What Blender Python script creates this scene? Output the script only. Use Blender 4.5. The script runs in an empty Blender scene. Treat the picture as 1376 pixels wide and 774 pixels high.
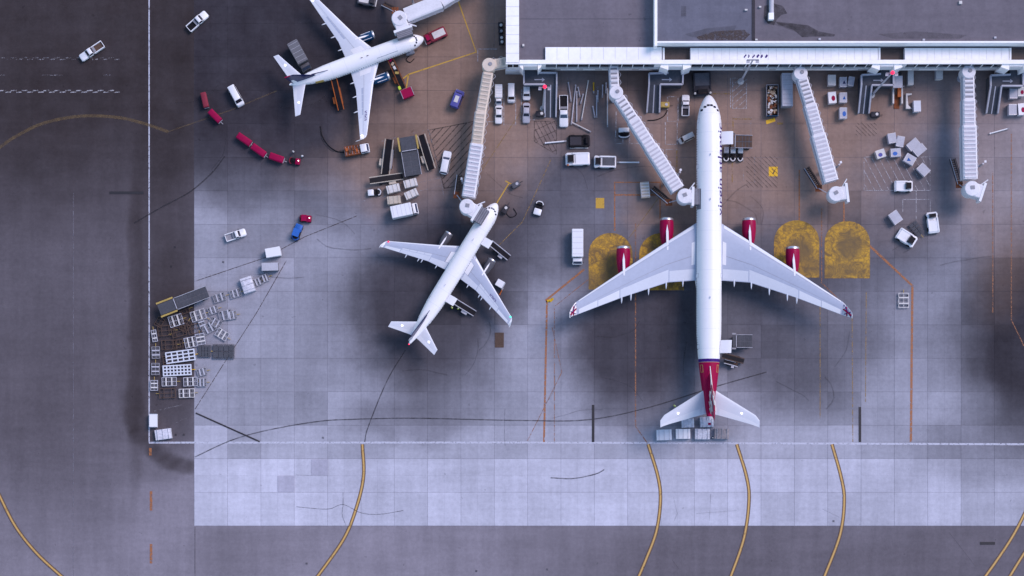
import bpy, bmesh, math, random
from mathutils import Vector, Matrix
random.seed(7)
sc = bpy.context.scene
C = sc.collection
R_ = math.radians
# ---------------------------------------------------------------- frame of the place
# metres on the ground; S metres per photo pixel, the air photograph is a vertical
# picture (cropped, so the point straight below the camera is low in the frame)
S = .17; H = 400.; NX, NY = 690., 650.
def W(px, py, z=0.):
    k = (H-z)/H; gx = NX+(px-NX)*k; gy = NY+(py-NY)*k
    return Vector(((gx-688)*S, (387-gy)*S, z))
# ---------------------------------------------------------------- camera
cd = bpy.data.cameras.new('camera'); cam = bpy.data.objects.new('camera', cd); C.objects.link(cam)
cam.location = ((NX-688)*S, (387-NY)*S, H); cam.rotation_euler = (0, 0, 0)
cd.sensor_width = 36; cd.lens = 36*H/(1376*S)
cd.shift_x = (688-NX)/1376; cd.shift_y = (NY-387)/1376
cd.clip_start = 1; cd.clip_end = 20000
sc.camera = cam
# ---------------------------------------------------------------- light
SUN_EL, SUN_AZ = 48., 35.           # azimuth counted from +x (right) towards +y (top)
wd = bpy.data.worlds.new('World'); sc.world = wd; wd.use_nodes = True
nt = wd.node_tree; sky = nt.nodes.new('ShaderNodeTexSky'); sky.sky_type = 'NISHITA'; sky.sun_disc = False
sky.sun_elevation = R_(SUN_EL); sky.sun_rotation = R_(90-SUN_AZ); sky.air_density = 1.0; sky.dust_density = .7; sky.ozone_density = 2.0
nt.links.new(sky.outputs[0], nt.nodes['Background'].inputs[0]); nt.nodes['Background'].inputs[1].default_value = .135
sl = bpy.data.lights.new('sun', 'SUN'); sl.energy = 1.45; sl.angle = R_(26); sl.color = (1, .81, .87)
so = bpy.data.objects.new('sun', sl); C.objects.link(so)
sd = Vector((math.cos(R_(SUN_AZ))*math.cos(R_(SUN_EL)), math.sin(R_(SUN_AZ))*math.cos(R_(SUN_EL)), math.sin(R_(SUN_EL))))
so.rotation_euler = sd.to_track_quat('Z', 'Y').to_euler(); so.location = (0, 0, 150)
vs = sc.view_settings; vs.view_transform = 'Standard'; vs.look = 'None'; vs.gamma = 1; vs.exposure = 0.65

# ---------------------------------------------------------------- materials
M = {}
def nmat(name):
    m = bpy.data.materials.new(name); m.use_nodes = True; M[name] = m
    n = m.node_tree.nodes; return m, n, m.node_tree.links, n['Principled BSDF']
def mat(name, col, rough=.6, var=.12, scale=.6, metal=0., emit=0., spec=None):
    m, n, l, b = nmat(name)
    b.inputs['Roughness'].default_value = rough; b.inputs['Metallic'].default_value = metal
    b.inputs['Specular IOR Level'].default_value = spec if spec is not None else (.4 if max(col) > .4 else .12)
    if emit:
        b.inputs['Base Color'].default_value = (*col, 1); b.inputs['Emission Color'].default_value = (*col, 1); b.inputs['Emission Strength'].default_value = emit; return m
    g = n.new('ShaderNodeNewGeometry'); t = n.new('ShaderNodeTexNoise'); t.inputs['Scale'].default_value = scale; t.inputs['Detail'].default_value = 5
    t2 = n.new('ShaderNodeTexNoise'); t2.inputs['Scale'].default_value = scale*6; t2.inputs['Detail'].default_value = 3
    l.new(g.outputs['Position'], t.inputs['Vector']); l.new(g.outputs['Position'], t2.inputs['Vector'])
    ad = n.new('ShaderNodeMath'); ad.operation = 'ADD'; l.new(t.outputs['Fac'], ad.inputs[0]); l.new(t2.outputs['Fac'], ad.inputs[1])
    mr = n.new('ShaderNodeMapRange'); mr.inputs[1].default_value = .65; mr.inputs[2].default_value = 1.35; l.new(ad.outputs[0], mr.inputs[0])
    mx = n.new('ShaderNodeMix'); mx.data_type = 'RGBA'; l.new(mr.outputs[0], mx.inputs[0])
    mx.inputs[6].default_value = (*[c*(1-var) for c in col], 1); mx.inputs[7].default_value = (*[min(1, c*(1+var)) for c in col], 1)
    l.new(mx.outputs[2], b.inputs['Base Color']); return m
mat('white', (.78, .78, .80), .35, .03); mat('plane_white', (.85, .84, .85), .30, .02, .3)
mat('wing_grey', (.42, .46, .56), .35, .05, .25); mat('wing_pale', (.62, .65, .71), .35, .04, .3); mat('slat', (.70, .72, .76), .3, .03)
mat('bridge_white', (.70, .69, .72), .55, .10, .4); mat('bridge_tan', (.66, .56, .46), .6, .08, .4); mat('rib_grey', (.50, .49, .54), .6, .1)
mat('roof_white', (.93, .92, .91), .6, .07, .15); mat('gutter_dark', (.10, .09, .10), .8)
mat('offwhite', (.62, .60, .58), .6, .12); mat('grey', (.28, .28, .31), .6, .15); mat('lightgrey', (.45, .45, .50), .6, .12)
mat('dark', (.045, .042, .05), .6, .2); mat('darkgrey', (.10, .10, .115), .65, .2); mat('black', (.012, .011, .014), .5, .2); mat('rubber', (.02, .02, .02), .8, .2)
mat('glass', (.018, .016, .026), .12, .1, spec=.6); mat('glass_blue', (.05, .07, .12), .1, .1, spec=.6)
mat('crimson', (.30, .003, .050), .35, .08, .5); mat('red', (.29, .003, .052), .5, .12); mat('dullred', (.22, .03, .05), .6, .15); mat('purple', (.045, .012, .16), .4)
mat('navy', (.012, .018, .085), .35); mat('teal', (.010, .055, .13), .35); mat('blue', (.02, .12, .45), .45); mat('vanblue', (.10, .10, .33), .4)
mat('orange', (.42, .10, .015), .6, .2); mat('rust', (.22, .07, .03), .7, .25); mat('yellow', (.72, .42, .01), .6, .12); mat('yellow_dirty', (.42, .30, .08), .7, .2)
mat('brown', (.10, .065, .05), .7, .2); mat('tan', (.40, .31, .22), .7, .2); mat('beige', (.50, .44, .36), .7, .15); mat('metal', (.55, .55, .57), .35, .08, metal=.8)
mat('steel', (.15, .15, .165), .6, .12); mat('bellows', (.17, .165, .19), .8, .15); mat('deck', (.075, .08, .095), .7, .2, .4); mat('cargo_grey', (.075, .078, .09), .6, .2); mat('hivis', (.55, .70, .05), .7); mat('skin', (.35, .2, .14), .6); mat('cloth', (.03, .035, .06), .8)
mat('red_glow', (1, .02, .08), emit=.9); mat('green_glow', (.05, 1, .6), emit=.9); mat('lamp_glow', (1, .93, .85), emit=2.5)
mat('wrap', (.62, .62, .68), .3, .3, 2.5); mat('wrap_brown', (.36, .31, .31), .4, .35, 2.5); mat('uld_blue', (.02, .10, .34), .5)

# rubber and oil stains with jet shade painted in, rust, and darker asphalt, in photo pixels (centre, radii, strength)
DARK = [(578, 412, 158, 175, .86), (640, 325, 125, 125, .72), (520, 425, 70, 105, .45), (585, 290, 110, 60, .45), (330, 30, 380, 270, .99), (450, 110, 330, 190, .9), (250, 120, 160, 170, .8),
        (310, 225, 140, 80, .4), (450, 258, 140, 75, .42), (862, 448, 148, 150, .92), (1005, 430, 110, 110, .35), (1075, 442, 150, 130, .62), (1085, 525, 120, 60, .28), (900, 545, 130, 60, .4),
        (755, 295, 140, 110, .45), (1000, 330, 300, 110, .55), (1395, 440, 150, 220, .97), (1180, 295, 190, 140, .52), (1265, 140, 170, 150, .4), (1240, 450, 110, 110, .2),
        (840, 165, 170, 140, .6), (1100, 120, 140, 130, .4), (700, 235, 140, 120, .5), (545, 562, 120, 45, .4), (410, 430, 90, 120, .12), (1330, 600, 140, 60, .3), (880, 100, 120, 60, .7)]  # real stains, deepened with painted shade beside the middle and big jets
BROWN = [(640, 100, 150, 230, .95), (1060, 180, 200, 150, .9), (940, 220, 150, 150, .85), (560, 205, 130, 110, .65), (800, 125, 230, 90, .55), (1345, 240, 80, 220, .4), (1210, 120, 170, 90, .6), (895, 275, 70, 60, .6), (470, 225, 120, 60, .2), (1190, 260, 170, 110, .2)]
LANE = [(60, 10, 460, 380, .97), (60, 380, 330, 420, .62), (20, 640, 240, 280, .14), (182, 400, 15, 330, .55), (182, 540, 22, 45, .5), (185, 565, 21, 30, .5), (191, 583, 20, 22, .5), (200, 597, 20, 20, .5), (212, 608, 22, 18, .5), (227, 616, 24, 17, .5), (245, 621, 26, 16, .5), (264, 622, 24, 14, .4), (178, 500, 26, 120, .22), (205, 622, 60, 30, .15), (232, 470, 70, 190, .7), (1010, 760, 260, 130, .5), (1330, 760, 240, 130, .5), (330, 740, 120, 60, .2), (780, 750, 160, 90, .25), (232, 260, 70, 260, .6), (225, 60, 80, 250, .85)]  # zones of darker asphalt and the tyre band
def blob_group(name, blobs, warp, seed):
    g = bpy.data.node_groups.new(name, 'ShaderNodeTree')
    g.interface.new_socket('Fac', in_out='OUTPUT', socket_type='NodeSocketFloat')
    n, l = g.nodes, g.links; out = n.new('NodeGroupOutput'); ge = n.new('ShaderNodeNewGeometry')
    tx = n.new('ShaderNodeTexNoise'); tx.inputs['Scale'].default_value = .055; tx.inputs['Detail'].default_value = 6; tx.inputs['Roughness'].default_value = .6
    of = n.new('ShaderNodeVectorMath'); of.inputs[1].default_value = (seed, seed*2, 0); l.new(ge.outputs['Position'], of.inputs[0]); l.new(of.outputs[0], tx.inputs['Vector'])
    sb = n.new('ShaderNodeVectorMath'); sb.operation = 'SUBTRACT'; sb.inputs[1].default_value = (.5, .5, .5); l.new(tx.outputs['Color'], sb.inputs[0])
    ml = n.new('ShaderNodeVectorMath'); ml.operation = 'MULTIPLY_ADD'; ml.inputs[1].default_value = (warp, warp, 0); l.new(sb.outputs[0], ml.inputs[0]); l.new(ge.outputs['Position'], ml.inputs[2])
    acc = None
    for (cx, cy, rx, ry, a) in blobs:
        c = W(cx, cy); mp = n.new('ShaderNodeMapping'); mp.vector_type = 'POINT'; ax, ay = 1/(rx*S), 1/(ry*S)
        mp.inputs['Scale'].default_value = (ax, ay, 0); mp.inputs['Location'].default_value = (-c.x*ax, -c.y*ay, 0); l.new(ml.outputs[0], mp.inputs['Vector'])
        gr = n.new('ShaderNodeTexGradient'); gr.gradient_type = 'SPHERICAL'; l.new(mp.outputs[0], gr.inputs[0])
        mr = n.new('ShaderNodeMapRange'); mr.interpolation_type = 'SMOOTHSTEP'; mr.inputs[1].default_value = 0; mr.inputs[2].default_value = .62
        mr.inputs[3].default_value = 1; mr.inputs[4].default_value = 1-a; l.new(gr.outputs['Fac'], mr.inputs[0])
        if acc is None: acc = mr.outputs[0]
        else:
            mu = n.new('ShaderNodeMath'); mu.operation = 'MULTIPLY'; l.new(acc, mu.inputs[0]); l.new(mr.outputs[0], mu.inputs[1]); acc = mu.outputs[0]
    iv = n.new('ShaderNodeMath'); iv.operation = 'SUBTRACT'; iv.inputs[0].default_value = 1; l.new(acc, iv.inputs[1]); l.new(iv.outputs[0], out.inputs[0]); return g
G_D = blob_group('soot_shade', DARK, 14, 3.); G_B = blob_group('rust', BROWN, 18, 11.); G_L = blob_group('lane', LANE, 6, 23.)
def paving(name, col, stains, slab=False):
    m, n, l, b = nmat(name); b.inputs['Roughness'].default_value = .8; b.inputs['Specular IOR Level'].default_value = .05
    ge = n.new('ShaderNodeNewGeometry')
    def noise(sc_, det, lo, hi, a, c, rough=.6, aniso=None):
        t = n.new('ShaderNodeTexNoise'); t.inputs['Scale'].default_value = sc_; t.inputs['Detail'].default_value = det; t.inputs['Roughness'].default_value = rough
        src = ge.outputs['Position']
        if aniso:
            mp = n.new('ShaderNodeMapping'); mp.inputs['Scale'].default_value = aniso; l.new(src, mp.inputs['Vector']); src = mp.outputs[0]
        l.new(src, t.inputs['Vector'])
        mr = n.new('ShaderNodeMapRange'); mr.inputs[1].default_value = lo; mr.inputs[2].default_value = hi; mr.inputs[3].default_value = a; mr.inputs[4].default_value = c; l.new(t.outputs['Fac'], mr.inputs[0]); return mr.outputs[0]
    def mul(a, c):
        m_ = n.new('ShaderNodeMath'); m_.operation = 'MULTIPLY'; l.new(a, m_.inputs[0]); l.new(c, m_.inputs[1]); return m_.outputs[0]
    tone = mul(mul(noise(.05, 6, .3, .7, .88, 1.1), noise(1.1, 6, .3, .7, .88, 1.1, .75)), mul(noise(.35, 4, .35, .65, .93, 1.06, .6, (1, .12, 1)), noise(.35, 4, .35, .65, .94, 1.05, .6, (.12, 1, 1))))
    spots = noise(.55, 2, .70, .76, 1, .72); tone = mul(tone, spots)
    if slab:
        oi = n.new('ShaderNodeObjectInfo'); se = n.new('ShaderNodeSeparateColor'); l.new(oi.outputs['Color'], se.inputs[0]); tone = mul(tone, se.outputs[0])
    cur = None
    base = n.new('ShaderNodeVectorMath'); base.operation = 'SCALE'; base.inputs[0].default_value = col; l.new(tone, base.inputs['Scale']); cur = base.outputs[0]
    for g, c2, amt in stains:
        gn = n.new('ShaderNodeGroup'); gn.node_tree = g
        br = noise(.16, 6, .25, .75, amt*.9, amt, .65)
        f = mul(gn.outputs[0], br)
        sc2 = n.new('ShaderNodeVectorMath'); sc2.operation = 'SCALE'; sc2.inputs[0].default_value = c2; l.new(tone, sc2.inputs['Scale'])
        mx = n.new('ShaderNodeMix'); mx.data_type = 'RGBA'; l.new(f, mx.inputs[0]); l.new(cur, mx.inputs[6]); l.new(sc2.outputs[0], mx.inputs[7]); cur = mx.outputs[2]
    l.new(cur, b.inputs['Base Color'])
    bp = n.new('ShaderNodeBump'); bp.inputs['Strength'].default_value = .25; bp.inputs['Distance'].default_value = .02
    tb = n.new('ShaderNodeTexNoise'); tb.inputs['Scale'].default_value = 6; tb.inputs['Detail'].default_value = 6; l.new(ge.outputs['Position'], tb.inputs['Vector']); l.new(tb.outputs['Fac'], bp.inputs['Height']); l.new(bp.outputs[0], b.inputs['Normal'])
    return m
CONC = (.318, .320, .368); SOOT_SHADE = (.031, .026, .032); RUST = (.300, .200, .150); ASPH = (.245, .226, .258); LDARK = (.034, .026, .026)
paving('concrete', CONC, [(G_D, SOOT_SHADE, 1.), (G_B, RUST, .95)], True)
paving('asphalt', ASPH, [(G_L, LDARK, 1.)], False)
paving('joint', (.215, .21, .25), [(G_D, (.03, .026, .03), .9)])
paving('roofing', (.165, .150, .172), [], False); paving('roofing_blue', (.142, .144, .180), [], False); paving('roofing_brown', (.14, .11, .10), [], False); paving('patch', (.40, .395, .47), [])
def paint(name, col, cover=.75, scale=1.5, rough=.6, alpha=None):
    """worn road paint: coverage breaks up with noise, bare paving shows through"""
    m, n, l, b = nmat(name); b.inputs['Roughness'].default_value = rough; b.inputs['Base Color'].default_value = (*col, 1)
    ge = n.new('ShaderNodeNewGeometry'); t = n.new('ShaderNodeTexNoise'); t.inputs['Scale'].default_value = scale; t.inputs['Detail'].default_value = 7; t.inputs['Roughness'].default_value = .7; l.new(ge.outputs['Position'], t.inputs['Vector'])
    mr = n.new('ShaderNodeMapRange'); mr.inputs[1].default_value = .5-(cover-.5)*.5-.08; mr.inputs[2].default_value = .5-(cover-.5)*.5+.08; mr.inputs[4].default_value = alpha or min(1, cover+.15)
    if alpha: mr.inputs[1].default_value = .2; mr.inputs[2].default_value = .65
    l.new(t.outputs['Fac'], mr.inputs[0])
    tr = n.new('ShaderNodeBsdfTransparent'); ms = n.new('ShaderNodeMixShader'); l.new(mr.outputs[0], ms.inputs[0]); l.new(tr.outputs[0], ms.inputs[1]); l.new(b.outputs[0], ms.inputs[2])
    l.new(ms.outputs[0], n['Material Output'].inputs['Surface']); return m
paint('p_white', (.58, .59, .68), .68); paint('p_white_worn', (.52, .51, .54), .55); paint('p_white_faint', (.42, .41, .44), .4)
paint('p_orange', (.40, .15, .05), .66); paint('p_orange_worn', (.38, .16, .07), .55); paint('p_yellow', (.55, .33, .035), .78); paint('p_yellow_worn', (.36, .22, .06), .55)
paint('p_yellow_new', (.78, .45, .01), .95); paint('p_core', (.66, .42, .12), .8, .6); paint('p_edge', (.05, .03, .03), .8, .6); paint('p_mid', (.30, .17, .06), .85, .6)
paint('p_faded', (.17, .11, .045), .5, .9, alpha=.6); paint('p_brown', (.055, .035, .03), .6); paint('p_tyre', (.022, .019, .025), .52, .6, alpha=.72); paint('p_tyre_soft', (.03, .026, .032), .34, .5, alpha=.3); paint('p_slot', (.018, .016, .02), 1.); paint('p_light', (.22, .215, .25), .5, .4); paint('p_black', (.02, .02, .025), 1.)
# yellow engine pads, scuffed dark
m_, n_, l_, b_ = nmat('pad_yellow'); b_.inputs['Roughness'].default_value = .7
ge_ = n_.new('ShaderNodeNewGeometry'); a1 = n_.new('ShaderNodeTexNoise'); a1.inputs['Scale'].default_value = .35; a1.inputs['Detail'].default_value = 8; a1.inputs['Roughness'].default_value = .75; a1.inputs['Distortion'].default_value = 1.6
a2 = n_.new('ShaderNodeTexVoronoi'); a2.feature = 'DISTANCE_TO_EDGE'; a2.inputs['Scale'].default_value = .9
wv = n_.new('ShaderNodeVectorMath'); wv.operation = 'MULTIPLY_ADD'; wv.inputs[1].default_value = (2.5, 2.5, 0); l_.new(a1.outputs['Color'], wv.inputs[0]); l_.new(ge_.outputs['Position'], wv.inputs[2]); l_.new(wv.outputs[0], a2.inputs['Vector']); l_.new(ge_.outputs['Position'], a1.inputs['Vector'])
r1 = n_.new('ShaderNodeMapRange'); r1.inputs[1].default_value = .43; r1.inputs[2].default_value = .58; l_.new(a1.outputs['Fac'], r1.inputs[0])
r2 = n_.new('ShaderNodeMapRange'); r2.inputs[1].default_value = .0; r2.inputs[2].default_value = .10; r2.inputs[3].default_value = .85; r2.inputs[4].default_value = 0; l_.new(a2.outputs['Distance'], r2.inputs[0])
mxa = n_.new('ShaderNodeMath'); mxa.operation = 'MAXIMUM'; l_.new(r1.outputs[0], mxa.inputs[0]); l_.new(r2.outputs[0], mxa.inputs[1])
mu_ = n_.new('ShaderNodeMath'); mu_.operation = 'MULTIPLY'; mu_.inputs[1].default_value = .8; l_.new(mxa.outputs[0], mu_.inputs[0])
mx_ = n_.new('ShaderNodeMix'); mx_.data_type = 'RGBA'; mx_.inputs[6].default_value = (.52, .29, .02, 1); mx_.inputs[7].default_value = (.085, .055, .03, 1); l_.new(mu_.outputs[0], mx_.inputs[0]); gp_ = n_.new('ShaderNodeGroup'); gp_.node_tree = blob_group('pad_soot', [(826, 360, 24, 30, .75), (893, 350, 26, 36, .7), (1076, 335, 22, 26, .8), (1141, 330, 22, 28, .8), (1090, 358, 22, 16, .6), (1135, 362, 40, 14, .5), (806, 378, 24, 16, .5)], 5, 41.)
mp_ = n_.new('ShaderNodeMix'); mp_.data_type = 'RGBA'; mp_.inputs[7].default_value = (.13, .085, .035, 1); l_.new(gp_.outputs[0], mp_.inputs[0]); l_.new(mx_.outputs[2], mp_.inputs[6]); l_.new(mp_.outputs[2], b_.inputs['Base Color'])

# ---------------------------------------------------------------- mesh helpers
class MB:
    def __init__(s): s.v = []; s.f = []
    def add(s, vs, fs):
        o = len(s.v); s.v += [tuple(v) for v in vs]; s.f += [tuple(i+o for i in f) for f in fs]; return s
    def box(s, c, d, rz=0., ry=0.):
        hx, hy, hz = d[0]/2, d[1]/2, d[2]/2; m = Matrix.Rotation(rz, 3, 'Z') @ Matrix.Rotation(ry, 3, 'Y'); c = Vector(c)
        vs = [c+m @ Vector((x*hx, y*hy, z*hz)) for z in (-1, 1) for x, y in ((-1, -1), (1, -1), (1, 1), (-1, 1))]
        return s.add(vs, [(3, 2, 1, 0), (4, 5, 6, 7), (0, 1, 5, 4), (1, 2, 6, 5), (2, 3, 7, 6), (3, 0, 4, 7)])
    def loft(s, rings, cap=True, close=True):
        n = len(rings[0]); vs = [p for r in rings for p in r]; fs = []
        for i in range(len(rings)-1):
            for j in range(n if close else n-1):
                k = (j+1) % n; fs.append((i*n+j, i*n+k, (i+1)*n+k, (i+1)*n+j))
        if cap: fs += [tuple(range(n-1, -1, -1)), tuple(range((len(rings)-1)*n, len(rings)*n))]
        return s.add(vs, fs)
    def prism(s, poly, z0, z1, inset=0.):
        return s.loft([[(p[0], p[1], z0) for p in poly], [(p[0], p[1], z1) for p in poly]])
    def tube(s, p0, p1, r0, r1=None, n=8):
        p0, p1 = Vector(p0), Vector(p1); r1 = r0 if r1 is None else r1; d = (p1-p0).normalized(); a = d.orthogonal().normalized(); b = d.cross(a)
        return s.loft([[p+(a*math.cos(t)+b*math.sin(t))*r for t in [2*math.pi*i/n for i in range(n)]] for p, r in ((p0, r0), (p1, r1))])
    def lathe(s, prof, n=24, axis='z', o=(0, 0, 0), cap=True):
        rings = []
        for (h, r) in prof:
            ring = []
            for i in range(n):
                t = 2*math.pi*i/n; a, b = r*math.cos(t), r*math.sin(t)
                ring.append((o[0]+a, o[1]+b, o[2]+h) if axis == 'z' else (o[0]+h, o[1]+a, o[2]+b) if axis == 'x' else (o[0]+b, o[1]+h, o[2]+a))
            rings.append(ring)
        return s.loft(rings, cap)
    def hull(s, levels, n=3):
        """stacked rounded rectangles (z, x0, x1, half width, corner radius)"""
        rings = []
        for (z, x0, x1, hw, r) in levels:
            r = max(.01, min(r, hw*.99, (x1-x0)*.49)); ring = []
            for cx, cy, a0 in ((x1-r, hw-r, 0), (x0+r, hw-r, 90), (x0+r, -hw+r, 180), (x1-r, -hw+r, 270)):
                for i in range(n+1): t = R_(a0+90*i/n); ring.append((cx+r*math.cos(t), cy+r*math.sin(t), z))
            rings.append(ring)
        return s.loft(rings)
    def quadslab(s, q, t):
        q = [Vector(p) for p in q]; nr = (q[1]-q[0]).cross(q[3]-q[0]).normalized()*t
        return s.loft([q, [p+nr for p in q]])
    def strip(s, pts, w, z):
        pts = [Vector((p[0], p[1], 0)) for p in pts]; L, Rr = [], []
        for i, p in enumerate(pts):
            a = pts[max(0, i-1)]; b = pts[min(len(pts)-1, i+1)]; d = (b-a).normalized(); nn = Vector((-d.y, d.x, 0)); L.append(p+nn*w/2); Rr.append(p-nn*w/2)
        for i in range(len(pts)-1):
            q = [Rr[i], Rr[i+1], L[i+1], L[i]]; s.add([(a.x, a.y, z) for a in q], [(0, 1, 2, 3)])
        return s
    def mesh(s, name, m, smooth=False):
        me = bpy.data.meshes.new(name); me.from_pydata([tuple(v) for v in s.v], [], s.f); me.update()
        bm = bmesh.new(); bm.from_mesh(me); bmesh.ops.recalc_face_normals(bm, faces=bm.faces); bm.to_mesh(me); bm.free()
        if m: me.materials.append(M[m] if isinstance(m, str) else m)
        if smooth:
            me.polygons.foreach_set('use_smooth', [True]*len(me.polygons))
            try: me.set_sharp_from_angle(angle=R_(smooth if smooth is not True else 40))
            except Exception: pass
        return me
    def build(s, name, m, parent=None, smooth=False, loc=None, rz=0.):
        o = bpy.data.objects.new(name, s.mesh(name, m, smooth)); C.objects.link(o); o.parent = parent
        if loc is not None: o.location = loc
        o.rotation_euler.z = rz; return o
def tag(o, label, cat, group=None):
    o['label'] = label; o['category'] = cat
    if group: o['group'] = group
    return o
def thing(name, label, cat, loc, rz=0., group=None):
    o = bpy.data.objects.new(name, None); C.objects.link(o); o.location = loc; o.rotation_euler.z = rz; o.empty_display_size = .5
    return tag(o, label, cat, group)
def put(name, mesh, parent, loc=(0, 0, 0), rz=0.):
    o = bpy.data.objects.new(name, mesh); C.objects.link(o); o.parent = parent; o.location = loc; o.rotation_euler.z = rz; return o
def struct(o): o['kind'] = 'structure'; return o
def stuff(o): o['kind'] = 'stuff'; return o
def along(f, r, z=0.):
    a, b = W(*f, z), W(*r, z); d = a-b; c = (a+b)/2; return Vector((c.x, c.y, 0)), math.atan2(d.y, d.x), math.hypot(d.x, d.y)
B = lambda c, d, rz=0., ry=0.: MB().box(c, d, rz, ry)

# ================================================================ ground
g = MB(); g.add([(-3000, -3000, -.05), (3000, -3000, -.05), (3000, 3000, -.05), (-3000, 3000, -.05)], [(0, 1, 2, 3)])
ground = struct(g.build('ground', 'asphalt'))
X0, PX, Y0, PY = 261., 44.8, 706.5, 45.
a, b2 = W(X0-.3, Y0+.3), W(X0+PX*27+2, -110)
ap = MB(); ap.add([(a.x, a.y, -.04), (b2.x, a.y, -.04), (b2.x, b2.y, -.04), (a.x, b2.y, -.04)], [(0, 1, 2, 3)])
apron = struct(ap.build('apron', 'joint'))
LX, LY = PX*S, PY*S
def slab_mesh(gap=.05, groove=.006):
    mb = MB()
    for i in (0, 1):
        for j in (0, 1):
            x0 = i*LX/2+(gap/2 if i == 0 else groove/2); x1 = (i+1)*LX/2-(gap/2 if i == 1 else groove/2)
            y0 = j*LY/2+(gap/2 if j == 0 else groove/2); y1 = (j+1)*LY/2-(gap/2 if j == 1 else groove/2)
            mb.loft([[(x0-.0, y0, -.04), (x1, y0, -.04), (x1, y1, -.04), (x0, y1, -.04)], [(x0+.004, y0+.004, 0), (x1-.004, y0+.004, 0), (x1-.004, y1-.004, 0), (x0+.004, y1-.004, 0)]])
    return mb
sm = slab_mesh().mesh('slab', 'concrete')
rs = random.Random(21)
for r in range(12):
    for c in range(25):
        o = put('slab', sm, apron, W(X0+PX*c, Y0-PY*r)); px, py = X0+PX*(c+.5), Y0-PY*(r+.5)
        t = rs.uniform(.91, 1.07)
        if rs.random() < .08: t *= rs.choice((.86, 1.1))
        if r < 2: t *= 1.58-max(0, (px-950)/430)*.35
        elif r == 2: t *= 1.2-max(0, (px-950)/430)*.2
        if px > 1293 and 330 < py < 571: t *= .82
        if px < 400 and 300 < py < 346: t *= .88
        if 400 < px < 480 and 250 < py < 540: t *= .97
        if 1180 < px < 1293 and 380 < py: t *= 1.03
        o.color = (t, t, t, 1)
for r in range(12, 18):       # the slabs in the deep stained zone towards the terminal
    mb = MB()
    for c in range(27):
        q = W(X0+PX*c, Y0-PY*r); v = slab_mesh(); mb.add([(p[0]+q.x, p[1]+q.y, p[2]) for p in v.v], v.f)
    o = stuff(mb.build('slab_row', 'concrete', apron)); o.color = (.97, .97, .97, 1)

# ---------------------------------------------------------------- paint on the ground
ZL = [.006]
def zl(): ZL[0] += .0006; return ZL[0]
def P2(pts): return [W(*p)[:2] for p in pts]
def arc(pts, n=14):
    """smooth curve through the photo points (Catmull-Rom)"""
    p = [Vector(q) for q in P2(pts)]; p = [p[0]*2-p[1]]+p+[p[-1]*2-p[-2]]; out = []
    for i in range(1, len(p)-2):
        for k in range(n):
            t = k/n; a, b, c, d = p[i-1], p[i], p[i+1], p[i+2]
            out.append(.5*((2*b)+(c-a)*t+(2*a-5*b+4*c-d)*t*t+(3*b-a-3*c+d)*t**3))
    return out+[p[-2]]
def line(name, runs, wpx, m, curve=False, parent=None):
    mb = MB(); z = zl()-(.05 if parent is ground else 0)
    for k, r in enumerate(runs): mb.strip(arc(r) if curve else P2(r), wpx*S, z)
    return mb.build(name, m, parent or apron)
def rect(x0, y0, x1, y1): return [(x0, y0), (x1, y0), (x1, y1), (x0, y1), (x0, y0)]
def poly(name, pts, m, parent=None):
    q = P2(pts); z = zl(); mb = MB(); mb.add([(p[0], p[1], z) for p in q], [tuple(range(len(q)))]); return mb.build(name, m, parent or apron)
def hatch(name, quad, ang, gap, m, w=.8):
    """parallel strokes at ang degrees, clipped to a convex outline (photo px)"""
    q = [Vector((p[0], -p[1])) for p in quad]; d = Vector((math.cos(R_(ang)), math.sin(R_(ang)))); nn = Vector((-d.y, d.x)); lo = min(p.dot(nn) for p in q); hi = max(p.dot(nn) for p in q); runs = []; c = lo+gap*.5
    while c < hi:
        hit = []
        for a, b in zip(q, q[1:]+q[:1]):
            u, v = a.dot(nn)-c, b.dot(nn)-c
            if u*v < 0: hit.append(a.lerp(b, u/(u-v)))
        if len(hit) == 2: runs.append([(h.x, -h.y) for h in hit])
        c += gap
    return line(name, runs, w, m)
line('boundary_line', [[(200.3, -20), (200.4, 594)]], 1.7, 'p_white', parent=ground)
line('boundary_line', [[(200, 594.8), (700, 594.6), (1390, 597)]], 2.6, 'p_white')
for pts in ([(487, 597), (488.5, 640), (479, 682), (462, 724), (427, 774), (415, 788)], [(871, 597), (884, 640), (887.5, 672), (882, 714), (868, 752), (856, 780)],
            [(990, 597), (1003, 640), (1006.5, 672), (1000, 722), (983, 772), (978, 782)], [(1118, 597), (1130, 640), (1134.5, 672), (1129, 718), (1109, 772), (1104, 784)],
            [(-6, 655), (20, 706), (48, 742), (80, 772), (95, 784)], [(1384, 676), (1360, 722), (1326, 772), (1314, 786)], [(1390, 726), (1376, 744), (1356, 776)]):
    line('lead_in_edge', [pts], 4.9, 'p_edge', True); line('lead_in_band', [pts], 3.5, 'p_mid', True); line('lead_in_line', [pts], 1.3, 'p_core', True)
line('taxi_line', [[(-10, 205), (20, 184), (60, 165), (110, 156), (160, 158), (200, 168), (226, 177)]], 4., 'p_faded', True, ground)
line('lead_in_line', [[(226, 177), (310, 148), (372, 122)]], 1.1, 'p_faded')
line('stand_line', [[(541, 106), (549, 100), (640, 70), (613, -6)], [(545, 124), (549, 100)], [(590, 8), (640, -12)]], 1.7, 'p_yellow')
line('stand_line', [[(667.5, 273), (684, 246)], [(679, 243), (690, 249)]], 1.5, 'p_yellow'); line('stand_line', [[(640, 240), (700, 150)]], 1., 'p_yellow_worn')
line('stand_line', [[(490, 594), (495, 573), (520, 512), (545, 470)]], 1.5, 'p_tyre', True)
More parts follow.
